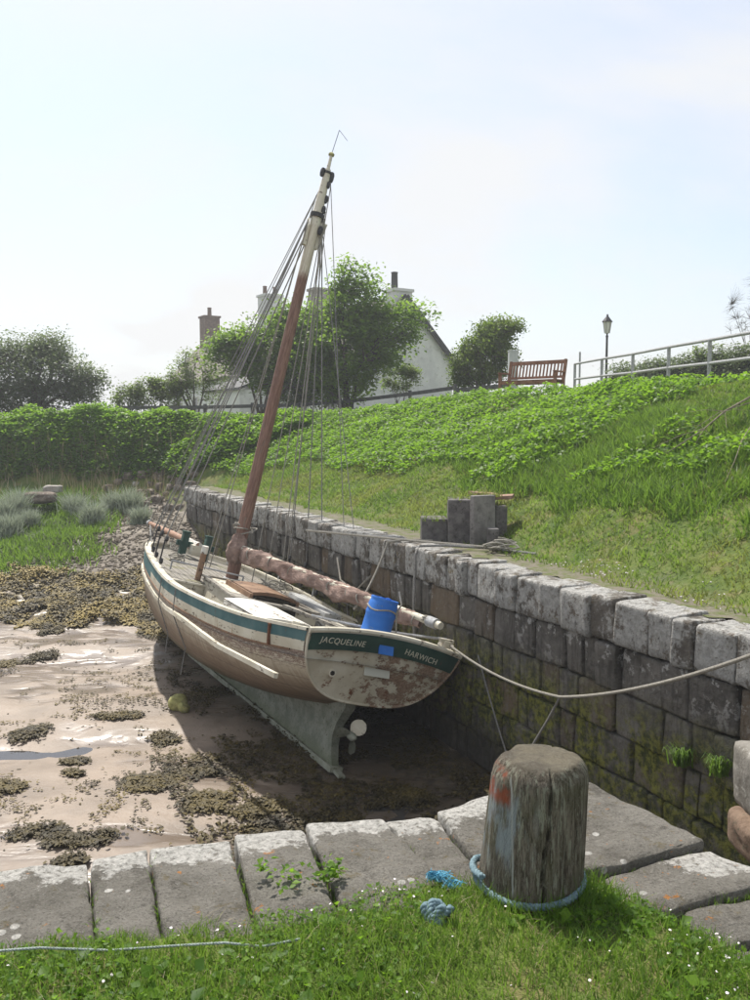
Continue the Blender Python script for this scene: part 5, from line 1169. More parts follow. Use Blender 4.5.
# taller dark grass near the right
x, y, df, dr, t = bank_pts(90000, xr=(1.5, 10), yr=(7, 20)); u = wall_par(x, y)
k = (t > .17 + .2 * (fbm(x, y, .9, 3, 55) - .5)) & (dr < .1) & (df > 0) & (u < 10.5 + 2 * (fbm(x, y, .6, 3, 56) - .5)) & (fbm(x, y, 1.3, 3, 57) > .38 + .02 * np.clip(u - 5, 0, 4)); x, y, t = x[k], y[k], t[k]
tl = fbm(x, y, 1.7, 4, 58)
o = blades('tall_grass', np.stack([x, y, bank_z(x, y) - .02], -1), (.12 + .34 * tl * rng.random(len(x))) * np.clip((1.02 - t) * 3, .25, 1), .014 + .0006 * y, rng.uniform(.2, 1.0, len(x)), M['dkgrass'], seg=2, tint=np.clip(tl * 1.5 - .3 + rng.normal(0, .2, len(x)), 0, 1)); tag(o, 'taller rank grass on the right part of the bank', 'grass', kind='stuff')
# tops: mown turf on the crest
x, y, df, dr, t = bank_pts(30000, xr=(-3, 12), yr=(10, 31)); k = (dr > -1.0) & (dr < 2.2) & (df > 0); x, y = x[k], y[k]
o = blades('crest_grass', np.stack([x, y, bank_z(x, y) - .01], -1), rng.uniform(.04, .11, len(x)), .02, rng.uniform(.2, 1, len(x)), M['shore'], seg=2); tag(o, 'short grass along the crest of the bank', 'grass', kind='stuff')
# leafy bank across the head of the basin
n = 120000; x = rng.uniform(-19, -2.0, n); y = rng.uniform(26.6, 30.2, n); df, sf, _ = pdist(x, y, FOOT); dr, sr, _ = pdist(x, y, RIDGE); df *= sf; dr *= sr; t = df / (df + abs(dr) + 1e-6)
k = (df > -.1 + .3 * vnoise(x * 1.3, y, 8)) & (dr < .9); x, y, df, t, dr = x[k], y[k], df[k], t[k], dr[k]; hum = fbm(x, y, 1.1, 4, 45)
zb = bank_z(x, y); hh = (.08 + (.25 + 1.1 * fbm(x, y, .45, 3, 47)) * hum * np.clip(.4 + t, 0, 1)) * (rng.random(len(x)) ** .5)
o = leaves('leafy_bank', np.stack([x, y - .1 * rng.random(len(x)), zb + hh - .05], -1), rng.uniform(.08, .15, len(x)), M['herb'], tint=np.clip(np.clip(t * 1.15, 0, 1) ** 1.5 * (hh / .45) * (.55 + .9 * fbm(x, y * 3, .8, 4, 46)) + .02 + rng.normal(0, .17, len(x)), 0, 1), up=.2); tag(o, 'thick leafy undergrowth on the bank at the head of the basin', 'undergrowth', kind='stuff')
n = 1500; x = rng.uniform(-16, -5.5, n); y = rng.uniform(26.0, 28.6, n); k = fbm(x, y, .7, 3, 63) > .46; x, y = x[k], y[k]
o = blades('dead_stalks', np.stack([x, y, np.maximum(bank_z(x, y), mud_z(x, y)) - .02], -1), rng.uniform(.3, .95, len(x)), .022, rng.uniform(.05, .5, len(x)), M['drygrass'], seg=3); tag(o, 'dead straw-coloured stalks along the foot of the leafy bank', 'dead stalks', kind='stuff')
# daisies of the strip
x, y, df, dr, t = bank_pts(1500, xr=(0, 6), yr=(5, 13)); k = (df > -.6) & (df < .1) & (fbm(x, y, 1.5, 2, 5) > .55); x, y = x[k], y[k]
o = pebbles(np.stack([x, y, bank_z(x, y) + .05], -1), np.full(len(x), .010), 'strip_daisies', M['petal']); tag(o, 'white daisies along the turf strip behind the coping', 'daisies', kind='stuff')
# grass tufts growing from the joints
for px, py, y_, n_, lab in ((695, 765, 5.9, 170, 'tuft of long grass growing out of the wall face at the right'), (735, 775, 5.5, 110, 'smaller tuft of grass in the wall beside the upright block'), ):
    r_ = ray(px, 560); dv = Vector((r_.x, r_.y)); den = dv.x * WU.y - dv.y * WU.x; tt_ = (WA.x * WU.y - WA.y * WU.x) / den; q_ = dv * tt_; z_ = D(px, py, q_.y).z
    P = np.stack([q_.x - .06 + rng.normal(0, .03, n_), q_.y + rng.normal(0, .03, n_), np.full(n_, z_)], -1); az = rng.uniform(PI * .75, PI * 1.75, n_)
    L_ = rng.uniform(.12, .42, n_); V = np.zeros((n_, 8, 3))
    for i in range(4):
        t_ = i / 3; out = L_ * .30 * t_; w_ = .006 * (1 - t_) + .0006
        for s_, k_ in ((-1, 0), (1, 1)):
            V[:, 2 * i + k_, 0] = P[:, 0] + np.cos(az) * out - np.sin(az) * w_ * s_; V[:, 2 * i + k_, 1] = P[:, 1] + np.sin(az) * out * .8 + np.cos(az) * w_ * s_; V[:, 2 * i + k_, 2] = P[:, 2] + L_ * (1.35 * t_ - 1.05 * t_ ** 2)
    base = np.arange(n_)[:, None] * 8; Fc = np.concatenate([base + np.array([2 * i, 2 * i + 1, 2 * i + 3, 2 * i + 2]) for i in range(3)], 0)
    tag(np_mesh('grass_tuft', V.reshape(-1, 3), Fc, M['grass'], attr=dict(tint=np.repeat(rng.random(n_), 8))), lab, 'grass tuft')
# weeds in the joint between the slabs
for px, py, n_, sp, lab in ((330, 882, 80, .022, 'leafy green weed sprouting between two slabs near the middle'), (292, 884, 40, .03, 'low straggling weed on the slab left of the leafy one'), (262, 878, 20, .018, 'small weed in the joint of the second and third wide slabs')):
    g = G(px, py, .03); P = np.stack([g.x + rng.normal(0, sp, n_), g.y + rng.normal(0, sp * 1.3, n_), .045 + .05 * rng.random(n_)], -1)
    tag(leaves('weed', P, rng.uniform(.018, .034, n_), M['herb'], up=0), lab, 'weed', kind='stuff')
# moss and grass in the joints of the slabs
pts_ = []
for (a_, b_), n_ in (((( 92, 875), (97, 950)), 60), (((149, 862), (165, 945)), 70), (((233, 858), (258, 935)), 110), (((305, 845), (345, 920)), 120), (((384, 835), (425, 868)), 60), (((425, 868), (450, 910)), 70), (((436, 828), (468, 862)), 40), (((600, 884), (642, 870)), 60), (((642, 870), (700, 858)), 40), (((684, 910), (760, 894)), 90)):
    A2, B2 = G(*a_, 0), G(*b_, 0)
    for k in range(n_): t = rng.random() ** .6; p = A2.lerp(B2, t); pts_.append((p.x + rng.normal(0, .008), p.y + rng.normal(0, .008), -.015))
P = np.array(pts_); tag(blades('joint_grass', P, rng.uniform(.02, .055, len(P)), .004, rng.uniform(.2, 1, len(P)), M['grass'], seg=2), 'short grass and moss growing in the joints between the slabs', 'grass', kind='stuff')
# fallen branches on the bank
def branch(pts, r0, name, label, twigs, seed):
    rr = random.Random(seed); mb = MB(); n_ = len(pts); mb.tube(pts, [r0 * (1 - .75 * i / (n_ - 1)) for i in range(n_)], 6)
    for k in range(twigs):
        i = rr.randrange(1, n_ - 1); a = pts[i]; d = (pts[i + 1] - pts[i]).normalized(); q = Vector((rr.gauss(0, .6), rr.gauss(0, .4), rr.gauss(.2, .35))) + d * .9; q.normalize(); L_ = rr.uniform(.3, .9)
        mb.tube([a, a + q * L_ * .5 + Vector((0, 0, .03)), a + q * L_], [r0 * .35, r0 * .25, r0 * .1], 5)
    return tag(mb.build(name, M['straw'], smooth=True), label, 'branch', 'dead branches lying on the bank')
def onbank(px, py, off=.25):
    d = ray(px, py); lo = 4.0
    for k in range(800):
        y = 4 + k * .03; p = EYE + d * (y / d.y)
        if p.z < bkz(p.x, p.y) + off: return p
    return p
branch([onbank(*q) for q in ((752, 396), (725, 411), (705, 428), (690, 438), (668, 452))], .015, 'fallen_branch', 'long pale dead branch slanting down the bank at the right edge', 5, 1)
branch([onbank(*q) for q in ((752, 402), (720, 412), (700, 425), (692, 432))], .008, 'fallen_branch', 'thinner dead branch crossing the long pale one near its top', 4, 2)
branch([onbank(*q) for q in ((756, 418), (742, 440), (735, 460), (725, 482))], .008, 'fallen_branch', 'short dead branch hanging at the right edge below the crossing pair', 3, 3)
# concrete block structure
rx = WU; ry = WN
cb = thing('concrete_steps', 'old stepped concrete block wall with slates on top, standing on the quay behind the coping', 'steps', (0, 0, 0))
def block(px0, px1, pyt, pyb, depth, name='block', m='concrete', par=None, dy=0, amp=.01, push=0):
    a = G(px0, pyb, 0.0); b = G(px1, pyb, 0.0)
    yb = a.y + dy; a = D(px0, pyb, yb); b = D(px1, pyb, yb + push); top = D(px0, pyt, yb).z
    mb = MB(); v = (b - a); nrm = Vector((-v.y, v.x, 0)).normalized() * depth
    vs = [Vector((p.x, p.y, z)) for z in (-.05, top) for p in (a, b, b + nrm, a + nrm)]
    mb.add(vs, [(3, 2, 1, 0), (4, 5, 6, 7), (0, 1, 5, 4), (1, 2, 6, 5), (2, 3, 7, 6), (3, 0, 4, 7)])
    return mb.build(name, M[m], par or cb, smooth=False, bevel=.012)
block(422, 447.4, 519, 544, .5, dy=.06); block(448, 473, 500, 545, .6, push=-.02); block(473.5, 495, 496, 547.5, .10, push=.16, dy=-.02, m='litconc'); block(496, 507, 506, 546, .4, dy=.30); block(488, 499, 529, 549, .2, dy=-.10)  # third block is painted paler to stand for the lit face
g = D(484, 495, G(480, 545).y + .35); mb = MB(); mb.box((g.x, g.y, g.z + .01), (.36, .30, .05), Matrix.Rotation(R(5), 3, 'Y') @ Matrix.Rotation(R(20), 3, 'Z')); mb.build('slate', M['slate'], cb, smooth=False)
g = D(500, 497, G(480, 545).y + .55); mb = MB(); mb.box((g.x, g.y, g.z - .0), (.38, .30, .05), Matrix.Rotation(R(-4), 3, 'Y') @ Matrix.Rotation(R(-15), 3, 'Z')); mb.build('slate', M['slate'], cb, smooth=False)

P = []
for px, py, dy_, n_, sp in ((435, 519, .25, 60, .12), (460, 499, .3, 160, .14), (480, 495, .2, 150, .14), (498, 505, .4, 90, .1)):
    g = D(px, py, G(px, 545).y + dy_); P += [(g.x + rng.normal(0, sp), g.y + rng.normal(0, .1), g.z - .02) for _ in range(n_)]
P = np.array(P); tag(blades('block_grass', P, rng.uniform(.05, .14, len(P)), .016, rng.uniform(.3, 1.1, len(P)), M['bankgrass'], seg=2), 'dry grass growing over the tops of the concrete blocks', 'grass', kind='stuff')
# ------------------------------------------------------------------ trees
def tree(name, label, base, lobes, nleaf, lsize, m, limbs=5, r0=.12, seed=1, group=None, twig=.02, cat='tree', spread=.16, ncl=140, bare=False, up=.35):
    rr = random.Random(seed); t = thing(name, label, cat, tuple(base), 0, group); mb = MB(); base = Vector(base); tips = []
    lob = [(Vector(c) - base, Vector(r_), wt) for c, r_, wt in lobes]; tot = sum(l[2] for l in lob)
    def inlobe(shell=.0):
        q = rr.random() * tot
        for c, r_, wt in lob:
            q -= wt
            if q <= 0: break
        d = Vector((rr.gauss(0, 1), rr.gauss(0, 1), rr.gauss(0, 1))).normalized(); k = (shell + (1 - shell) * rr.random()) ** .45
        return c + Vector((d.x * r_.x, d.y * r_.y, d.z * r_.z)) * k, c
    nodes = []
    for i in range(limbs):
        tgt, c = inlobe(.2); st = Vector((rr.gauss(0, r0 * .5), rr.gauss(0, r0 * .5), 0)); mid = st.lerp(tgt, .45) + Vector((rr.gauss(0, .2), rr.gauss(0, .2), .15)) * min(1, tgt.length * .3)
        pts = [st - Vector((0, 0, .15)), st.lerp(mid, .5) + Vector((0, 0, .05)), mid, mid.lerp(tgt, .55) + Vector((rr.gauss(0, .1), rr.gauss(0, .1), .05)), tgt]
        mb.tube(pts, [r0 * .9, r0 * .65, r0 * .42, r0 * .25, twig * .5], 7)
        for k in range(9): nodes.append(pts[1 + k % 3].lerp(pts[2 + k % 3], rr.random()))
    for i in range(ncl):
        tgt, c = inlobe(.25); src = min(nodes, key=lambda p: (p - tgt).length + (.8 if p.z > tgt.z + .3 else 0)); mid = src.lerp(tgt, .5) + Vector((rr.gauss(0, .06), rr.gauss(0, .06), rr.gauss(.03, .05)))
        mb.tube([src, mid, tgt], [twig, twig * .6, twig * .25], 4, caps=False); tips += [tgt, tgt, mid.lerp(tgt, .4)]
    mb.build('trunk', M['bark'], t, smooth=True)
    if not bare:
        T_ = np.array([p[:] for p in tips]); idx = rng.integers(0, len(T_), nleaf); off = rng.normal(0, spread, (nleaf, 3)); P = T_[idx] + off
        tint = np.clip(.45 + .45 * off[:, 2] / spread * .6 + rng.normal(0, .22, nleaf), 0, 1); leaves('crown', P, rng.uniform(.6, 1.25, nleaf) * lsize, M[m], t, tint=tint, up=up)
    return t
def L3(px, py, y, rx, ry, rz_, wt=1): c = D(px, py, y); return ((c.x, c.y, c.z), (rx, ry, rz_), wt)
k_ = 30 / F
b = D(347, 404, 30.5); b.z = bkz(b.x, b.y)
tree('sycamore_tree', 'large spreading sycamore with open bright green crown in front of the white house', b, [L3(345, 350, 30.5, 1.8, 1.4, 1.5, 3.4), L3(358, 305, 30.5, 1.15, .9, 1.2, 2), L3(392, 325, 30.5, 1.3, .9, .75, 1.6), L3(350, 283, 30.5, .5, .5, .8, .7), L3(418, 318, 30.5, .6, .4, .35, .5), L3(380, 345, 30.5, 1.3, 1, .9, 1.6), L3(345, 385, 30.5, 1.4, .9, .5, 1.1), L3(305, 345, 30.5, .9, 1, 1.2, .9)], 21000, .15, 'syc', 8, .11, 3, ncl=300, spread=.22)
b = D(262, 402, 31.5); b.z = bkz(b.x, b.y)
tree('sycamore_tree', 'lower light green sycamore behind the mast, left of the large one', b, [L3(268, 345, 31.5, 1.3, 1, .9, 2), L3(305, 340, 31.3, 1.0, .9, 1.3, 1.6), L3(322, 370, 31.3, .9, .8, .9, 1), L3(235, 352, 31.5, 1.05, .9, .7, 1.3), L3(292, 362, 31.5, .8, .8, .9, 1), L3(272, 375, 31.5, 1.0, .8, .55, .7), L3(285, 318, 31.5, .4, .4, .5, .4)], 21000, .155, 'syc', 6, .08, 5, ncl=240, spread=.21)
b = D(196, 406, 32); b.z = bkz(b.x, b.y)
tree('thin_tree', 'thin multi-stemmed tree with sparse leaves left of the mast stays', b, [L3(196, 372, 32, .85, .7, .95, 2), L3(182, 378, 32, .55, .6, .7, 1), L3(215, 385, 32, .5, .5, .6, .6)], 3200, .10, 'olive', 8, .05, 8, ncl=90, spread=.11, twig=.014)
for px, py, ra, hg_, sd, lab in ((150, 393, .75, .6, 1, 'loose pale shrub left of the thin tree'), (128, 398, .7, .45, 2, 'small straggly shrub between the dark bush and the thin tree'), (170, 395, .6, .5, 4, 'small olive shrub close to the foot of the thin tree'), (400, 378, .8, .5, 3, 'grey green shrub at the foot of the white gable'), (320, 392, 1.0, .45, 6, 'dark low shrub under the large sycamore'), (292, 396, .7, .4, 7, 'dark low shrub between the two sycamores')):
    b = D(px, py, 32 if px < 250 else 31.6); c = (b.x, b.y, max(b.z, bkz(b.x, b.y) + hg_ * .6)); b.z = bkz(b.x, b.y)
    tree('shrub', lab, b, [(c, (ra, .5, hg_), 1), ((c[0] + ra * .4, c[1], c[2] + hg_ * .5), (ra * .4, .3, hg_ * .4), .4)], 2400, .10, 'olive' if px not in (320, 292) else 'dktree', 6, .03, sd, 'shrubs along the bank top', .01, 'shrub', .10, 60)
b = D(25, 412, 33); b.z = bkz(b.x, b.y)
tree('dense_bush', 'large dark green rounded bush on the bank at the left edge', b, [L3(45, 372, 33, 1.9, 1.5, 1.0, 3), L3(48, 348, 33, .8, .8, .55, 1), L3(10, 380, 33, 1.6, 1.4, 1.3, 2), L3(82, 385, 33, .7, .8, .7, .9), L3(5, 348, 33, .8, .7, .5, .6), L3(28, 400, 33, 2.8, 1.3, .8, 2.4), L3(100, 378, 33, .18, .2, .15, .1)], 24000, .12, 'dktree', 9, .12, 11, ncl=330, spread=.20)
b = D(-50, 412, 34); b.z = bkz(b.x, b.y)
tree('dense_bush', 'dark bush continuing out of the left edge of the picture', b, [L3(-60, 375, 34, 2.2, 1.5, 1.7, 3), L3(-15, 395, 33.5, 1.2, 1, .8, 1)], 5000, .14, 'dktree', 6, .12, 12, ncl=150, spread=.22)
# wind-clipped conifer
b = D(482, 389, 30); b.z = bkz(b.x, b.y)
tree('conifer', 'wind-clipped golden green conifer between the house and the bench', b, [L3(487, 360, 30, .95, .9, .95, 2.4), L3(494, 334, 30, .70, .7, .55, 1.4), L3(468, 368, 30, .65, .6, .7, 1.2), L3(512, 328, 30, .35, .35, .25, .4), L3(480, 345, 30, .55, .5, .5, .8), L3(459, 376, 30, .35, .4, .4, .5), L3(505, 362, 30, .45, .5, .7, .8)], 17000, .10, 'conif', 6, .10, 13, ncl=330, spread=.12, up=-.9)
# bare tree at the right edge
b = D(762, 372, 34); b.z = bkz(b.x, b.y)
tree('bare_tree', 'bare twiggy tree reaching in at the right edge behind the railing', b, [L3(752, 305, 34, 1.0, .8, 1.3, 2), L3(740, 312, 34, .75, .6, .9, 1.4), L3(775, 320, 34, 1.2, .8, 1.6, 1)], 10, .05, 'olive', 22, .03, 21, twig=.006, ncl=420, bare=True)
# hedge behind the railing
hx = [(614, 376, 33, .55), (640, 372, 32, .75), (668, 368, 31, .9), (696, 364, 30, 1.0), (724, 361, 29, 1.05), (752, 357, 28, 1.15), (790, 352, 27, 1.2)]
P = []
for (x0, y0, d0, h0), (x1, y1, d1, h1) in zip(hx[:-1], hx[1:]):
    a = D(x0, y0, d0); c = D(x1, y1, d1)
    for k in range(3600):
        t = rng.random(); p = a.lerp(c, t); hgt_ = .45 + .12 * math.sin(p.x * 5); P.append((p.x + rng.normal(0, .25), p.y + rng.normal(0, .3), p.z + rng.uniform(-.75, .28) + .10 * math.sin(p.x * 7) + .1 * rng.normal()))
hd = thing('clipped_hedge', 'dark clipped hedge running behind the railing at the right', 'hedge', P[0]); P = np.array(P); P0_ = P[0].copy(); leaves('foliage', P - P0_, rng.uniform(.07, .12, len(P)), M['dktree'], hd)
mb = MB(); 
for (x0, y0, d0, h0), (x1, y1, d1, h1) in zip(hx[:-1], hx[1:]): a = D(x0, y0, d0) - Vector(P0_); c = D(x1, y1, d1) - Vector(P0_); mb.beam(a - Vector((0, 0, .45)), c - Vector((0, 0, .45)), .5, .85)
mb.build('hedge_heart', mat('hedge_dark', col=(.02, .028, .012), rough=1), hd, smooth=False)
for px, py, d0, n_ in ((700, 353, 29.5, 300), (717, 350, 29, 260)):
    b = D(px, py + 12, d0); tree('sapling', 'thin leafy stems standing above the clipped hedge, %s' % ('left of the pair' if px == 700 else 'right of the pair'), b, [L3(px, py, d0, .35, .3, .3, 1)], n_, .09, 'olive', 4, .02, px, cat='sapling', ncl=24, twig=.01, spread=.08)
# ------------------------------------------------------------------ house
AP = D(404, 301, 43.5)                                    # apex of the gable
HD = Vector((-.53, .848, 0)).normalized(); GD = Vector((HD.y, -HD.x, 0)); HZ = 8.1; EZ = 5.0; HW = 3.0; HL = 27.0; GZ = 2.0
house = thing('white_house', 'long white rendered cottage row with grey roof and black-edged gable behind the trees', 'house', (AP.x, AP.y, GZ), math.atan2(GD.y, GD.x))
# local: x along the gable to the right, y away along the ridge
z_ = lambda v: v - GZ
mb = MB(); mb.add([(-HW, 0, 0), (HW, 0, 0), (HW, 0, z_(EZ)), (0, 0, z_(HZ)), (-HW, 0, z_(EZ)), (-HW, HL, 0), (HW, HL, 0), (HW, HL, z_(EZ)), (0, HL, z_(HZ)), (-HW, HL, z_(EZ))], [(0, 1, 2, 3, 4), (9, 8, 7, 6, 5), (0, 4, 9, 5), (1, 6, 7, 2)]); mb.build('wall', M['whitewall'], house, smooth=False)
mb = MB(); sl = (HZ - EZ) / HW
for s in (-1, 1):
    e = Vector((s * (HW + .25), 0, z_(EZ) - .25 * sl)); top = Vector((0, 0, z_(HZ) + .02)); up_ = Vector((0, 0, .14))
    v = [Vector((0, -.18, z_(HZ) + .02)), Vector((s * (HW + .25), -.18, z_(EZ) - .25 * sl + .02)), Vector((s * (HW + .25), HL + .18, z_(EZ) - .25 * sl + .02)), Vector((0, HL + .18, z_(HZ) + .02))]
    mb.add(v + [p + up_ for p in v], [(0, 1, 2, 3), (7, 6, 5, 4), (0, 4, 5, 1), (1, 5, 6, 2), (2, 6, 7, 3)])
rf = mb.build('roof', M['roof'], house, smooth=False)
for s in (-1, 1):
    mb = MB(); mb.beam((0, -.22, z_(HZ) + .06), (s * (HW + .3), -.22, z_(EZ) - .3 * sl + .06), .06, .26, up=(0, -1, 0) if False else (0, 0, 1)); mb.build('bargeboard', M['dark'], rf, smooth=False)
def chimney(cx_, cy_, wx, wy, h0, h1, m, pots, potm='dark', pr=.14, ph=.55):
    mb = MB(); mb.box((cx_, cy_, z_((h0 + h1) / 2)), (wx, wy, h1 - h0)); mb.box((cx_, cy_, z_(h1) + .04), (wx + .16, wy + .16, .14)); c = mb.build('chimney', M[m], rf, smooth=False)
    for dx, dy in pots: mb = MB(); mb.lathe([(pr, 0), (pr * .92, ph), (pr * 1.1, ph + .04), (pr * .7, ph + .06)], (cx_ + dx, cy_ + dy, z_(h1) + .1), 10); mb.build('chimney_pot', M[potm], c)
chimney(.05, .55, 1.0, .9, 7.4, 8.45, 'whitewall', [(-.25, 0)], 'dark', .17, .8)
chimney(-.2, 8.2, 1.2, .8, 7.4, 9.5, 'pale', [], 'dark')
chimney(0, 15.4, 1.2, 1.1, 7.3, 10.1, 'whitewall', [(-.35, .0), (.35, .0)], 'brick', .14, .5)
chimney(0, 25.9, 1.15, 1.1, 7.3, 9.9, 'brick', [(0, 0)], 'brick', .16, .6)
for k in range(8):
    y0 = 1.8 + k * 3.2; fr = MB(); x0 = -HW - .02
    for zz, hh in ((z_(3.2), 1.2),):
        fr.box((x0, y0, zz + hh / 2 + .03), (.08, 1.05, .07)); fr.box((x0, y0, zz - hh / 2 - .03), (.12, 1.15, .08)); fr.box((x0, y0 - .5, zz), (.08, .07, hh)); fr.box((x0, y0 + .5, zz), (.08, .07, hh)); fr.box((x0, y0, zz), (.06, .05, hh))
        f_ = fr.build('window', M['white'], house, smooth=False); p_ = MB(); p_.box((x0 + .01, y0, zz), (.03, .95, hh - .02)); p_.build('pane', M['glass'], f_, smooth=False)
# lower lean-to whose dark verge shows between the trees
mb = MB(); mb.box((-HW - 1.2, 10.5, z_(2.9)), (2.3, 5.0, 1.8)); mb.build('porch', M['whitewall'], house, smooth=False)
mb = MB(); mb.add([(-HW - 2.5, 7.8, z_(3.75)), (-HW, 7.8, z_(4.7)), (-HW, 13.2, z_(4.7)), (-HW - 2.5, 13.2, z_(3.75)), (-HW - 2.5, 7.8, z_(3.9)), (-HW, 7.8, z_(4.85)), (-HW, 13.2, z_(4.85)), (-HW - 2.5, 13.2, z_(3.9))], [(0, 3, 2, 1), (4, 5, 6, 7), (0, 1, 5, 4), (3, 7, 6, 2), (0, 4, 7, 3)]); mb.build('porch_roof', M['dark'], house, smooth=False)
# ------------------------------------------------------------------ fences, bench, railing, lamps
def rail_fence(name, label, pts, nr, h_, m, gap=.3, r=.05, step=1.8, group=None, bw=.12):
    a = pts[0]; t = thing(name, label, 'fence', tuple(a), 0, group)
    for p, q in zip(pts[:-1], pts[1:]):
        L_ = (q - p).length; n_ = max(1, round(L_ / step))
        for k in range(n_ + (1 if q is pts[-1] else 0)): c = p.lerp(q, k / n_) - a; mb = MB(); mb.box((c.x, c.y, c.z + h_ / 2 - .15), (.11, .11, h_ + .3)); mb.build('post', M[m], t, smooth=False, bevel=.008)
        for j in range(nr): z = h_ - .12 - j * gap; mb = MB(); mb.beam(p - a + Vector((0, -.07, z)), q - a + Vector((0, -.07, z)), .035, bw); mb.build('rail', M[m], t, smooth=False)
    return t
def base_at(px, y, dz=0): p = D(px, 400, y); p.z = bkz(p.x, p.y) + dz; return p
rail_fence('wooden_fence', 'dark post and rail fence in front of the white house behind the sycamores', [base_at(118, 31.0), base_at(205, 31.0), base_at(300, 30.8, .02), base_at(352, 30.2, .05), base_at(410, 29.3, .1), base_at(455, 28.6, .1)], 2, .72, 'fence', .34)
rail_fence('board_fence', 'low dark board fence between the conifer and the bench', [base_at(455, 28.4, .1), base_at(513, 27.2, .1)], 3, .62, 'fence', .22, bw=.15, step=1.2)
g = base_at(512.5, 26.4); mb = MB(); mb.box((0, 0, .72), (.27, .27, 1.64)); mb.box((0, 0, 1.56), (.29, .29, .04)); pb = thing('white_pillar', 'pale square pillar standing behind the left end of the bench', 'pillar', tuple(g)); mb.build('shaft', mat('pale_pillar', f_stonewall_plain((.42, .44, .44), (.55, .57, .57), None, 3)), pb, smooth=False, bevel=.01)
# bench
bc = base_at(531, 23.3, .02); bench = thing('park_bench', 'brown slatted park bench on the crest of the bank', 'bench', (bc.x, bc.y, bc.z - .0), R(-38))
def bb(name, c, s, mt=None): mb = MB(); mb.box(c, s, mt); return mb.build(name, M['teak'], bench, smooth=False, bevel=.004)
BWd = 1.62
for s in (-1, 1):
    bb('leg', (s * BWd / 2, -.24, .31), (.07, .07, .62)); mb = MB(); mb.beam((s * BWd / 2, .24, 0), (s * BWd / 2, .24, .45), .07, .07, up=(0, 1, 0)); mb.beam((s * BWd / 2, .24, .44), (s * BWd / 2, .38, .98), .07, .07, up=(0, 1, 0)); mb.build('leg', M['teak'], bench, smooth=False)
    bb('armrest', (s * BWd / 2, -.0, .64), (.085, .60, .035))
bb('seat_rail', (0, -.25, .37), (BWd, .035, .08)); bb('seat_rail', (0, .22, .37), (BWd, .035, .08))
for k in range(5): bb('seat_slat', (0, -.22 + k * .11, .425), (BWd + .02, .09, .022))
tl_ = Matrix.Rotation(R(-14.5), 3, 'X')
bb('back_rail', (0, .365, .92), (BWd, .035, .10), tl_); bb('back_rail', (0, .262, .52), (BWd, .035, .06), tl_)
for k in range(15): bb('back_slat', (-BWd / 2 + .1 + k * (BWd - .2) / 14, .315, .72), (.045, .018, .36), tl_)
# railing
rl = [(6.25, 29.5), (6.45, 26.9), (6.65, 24.3), (6.85, 21.7), (7.05, 19.3), (7.25, 16.9), (7.45, 14.5), (7.65, 12.1)]
def rz_top(i): return 3.72 - .0 * i
rp0 = D(575, 364, 29.5); t_ = thing('metal_railing', 'grey galvanised tube railing along the path at the top right', 'railing', (rp0.x, rp0.y, 2.6))
rpts = []
for px, pyt, y_ in ((575, 364, 29.0), (602, 359, 26.2), (633, 354, 23.6), (669, 347, 21.2), (710, 340, 19.0), (754, 332, 17.2), (806, 322, 15.4)): rpts.append(D(px, pyt, y_))
o0 = Vector((rp0.x, rp0.y, 2.6))
for i, p in enumerate(rpts):
    g_ = bkz(p.x, p.y); mb = MB(); mb.tube([(p.x - o0.x, p.y - o0.y, g_ - .1 - 2.6), (p.x - o0.x, p.y - o0.y, p.z - 2.6)], .045, 8); mb.build('post', M['galv'], t_)
    if i: 
        for dz in (0, -.50):
            mb = MB(); mb.tube([rpts[i - 1] - o0 + Vector((0, 0, dz)), p - o0 + Vector((0, 0, dz))], .036, 8); mb.build('rail', M['galv'], t_)
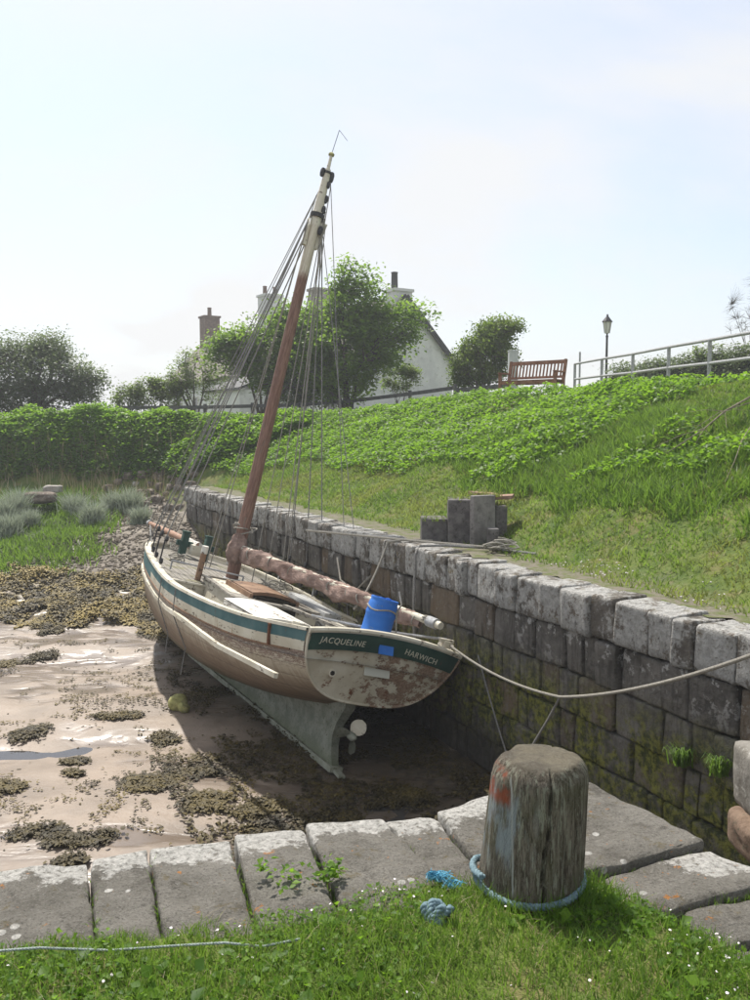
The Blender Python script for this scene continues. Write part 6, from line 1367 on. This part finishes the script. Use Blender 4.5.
p = D(580, 352, 30.5); mb = MB(); mb.tube([(p.x, p.y, bkz(p.x, p.y) - .1), p], .035, 6); tag(mb.build('thin_post', M['galv']), 'thin grey post just behind the left end of the railing', 'post')
def lamp(px, pyt, y_, H_, lab):
    tp_ = D(px, pyt, y_); base = Vector((tp_.x, tp_.y, bkz(tp_.x, tp_.y))); H_ = tp_.z - base.z
    t = thing('street_lamp', lab, 'street lamp', tuple(base), 0, 'lantern street lamps')
    mb = MB(); mb.lathe([(.11, -.2), (.11, .35), (.075, .45), (.055, .9), (.045, H_ - .95), (.06, H_ - .9), (.03, H_ - .84), (.05, H_ - .78)], n=10); mb.build('pole', M['dark'], t)
    mb = MB(); mb.lathe([(.10, H_ - .78), (.17, H_ - .32)], n=6); ln = mb.build('lantern', M['lampglass'], t, smooth=False)
    mb = MB()
    for k in range(6): a = 2 * PI * k / 6; mb.tube([(.105 * math.cos(a), .105 * math.sin(a), H_ - .78), (.175 * math.cos(a), .175 * math.sin(a), H_ - .32)], .010, 4)
    mb.build('glazing_bar', M['dark'], ln)
    mb = MB(); mb.lathe([(.22, H_ - .33), (.21, H_ - .29), (.07, H_ - .12), (.04, H_ - .08), (.045, H_ - .04), (.01, H_)], n=6); mb.build('cap', M['dark'], t, smooth=False)
lamp(607.5, 314, 36, 3.4, 'black lantern street lamp standing behind the railing'); lamp(645, 360, 62, 3.4, 'distant street lamp showing just above the hedge')

# ------------------------------------------------------------------ thin haze volume, added to lift the distant shadows
hb_ = MB(); hb_.box((-2, 40, 5.0), (130, 110, 19.0))
hm = bpy.data.materials.new('shadow_lift_haze'); hm.use_nodes = True; hm.node_tree.nodes.clear()
ho = hm.node_tree.nodes.new('ShaderNodeOutputMaterial'); hv = hm.node_tree.nodes.new('ShaderNodeVolumePrincipled')
hv.inputs['Density'].default_value = 0.0017; hv.inputs['Color'].default_value = (.93, .96, 1, 1); hv.inputs['Anisotropy'].default_value = .3
hm.node_tree.links.new(hv.outputs[0], ho.inputs['Volume'])
tag(hb_.build('haze', hm, smooth=False), 'thin pale haze added over the whole place to lift distant shadows', 'haze', kind='stuff')
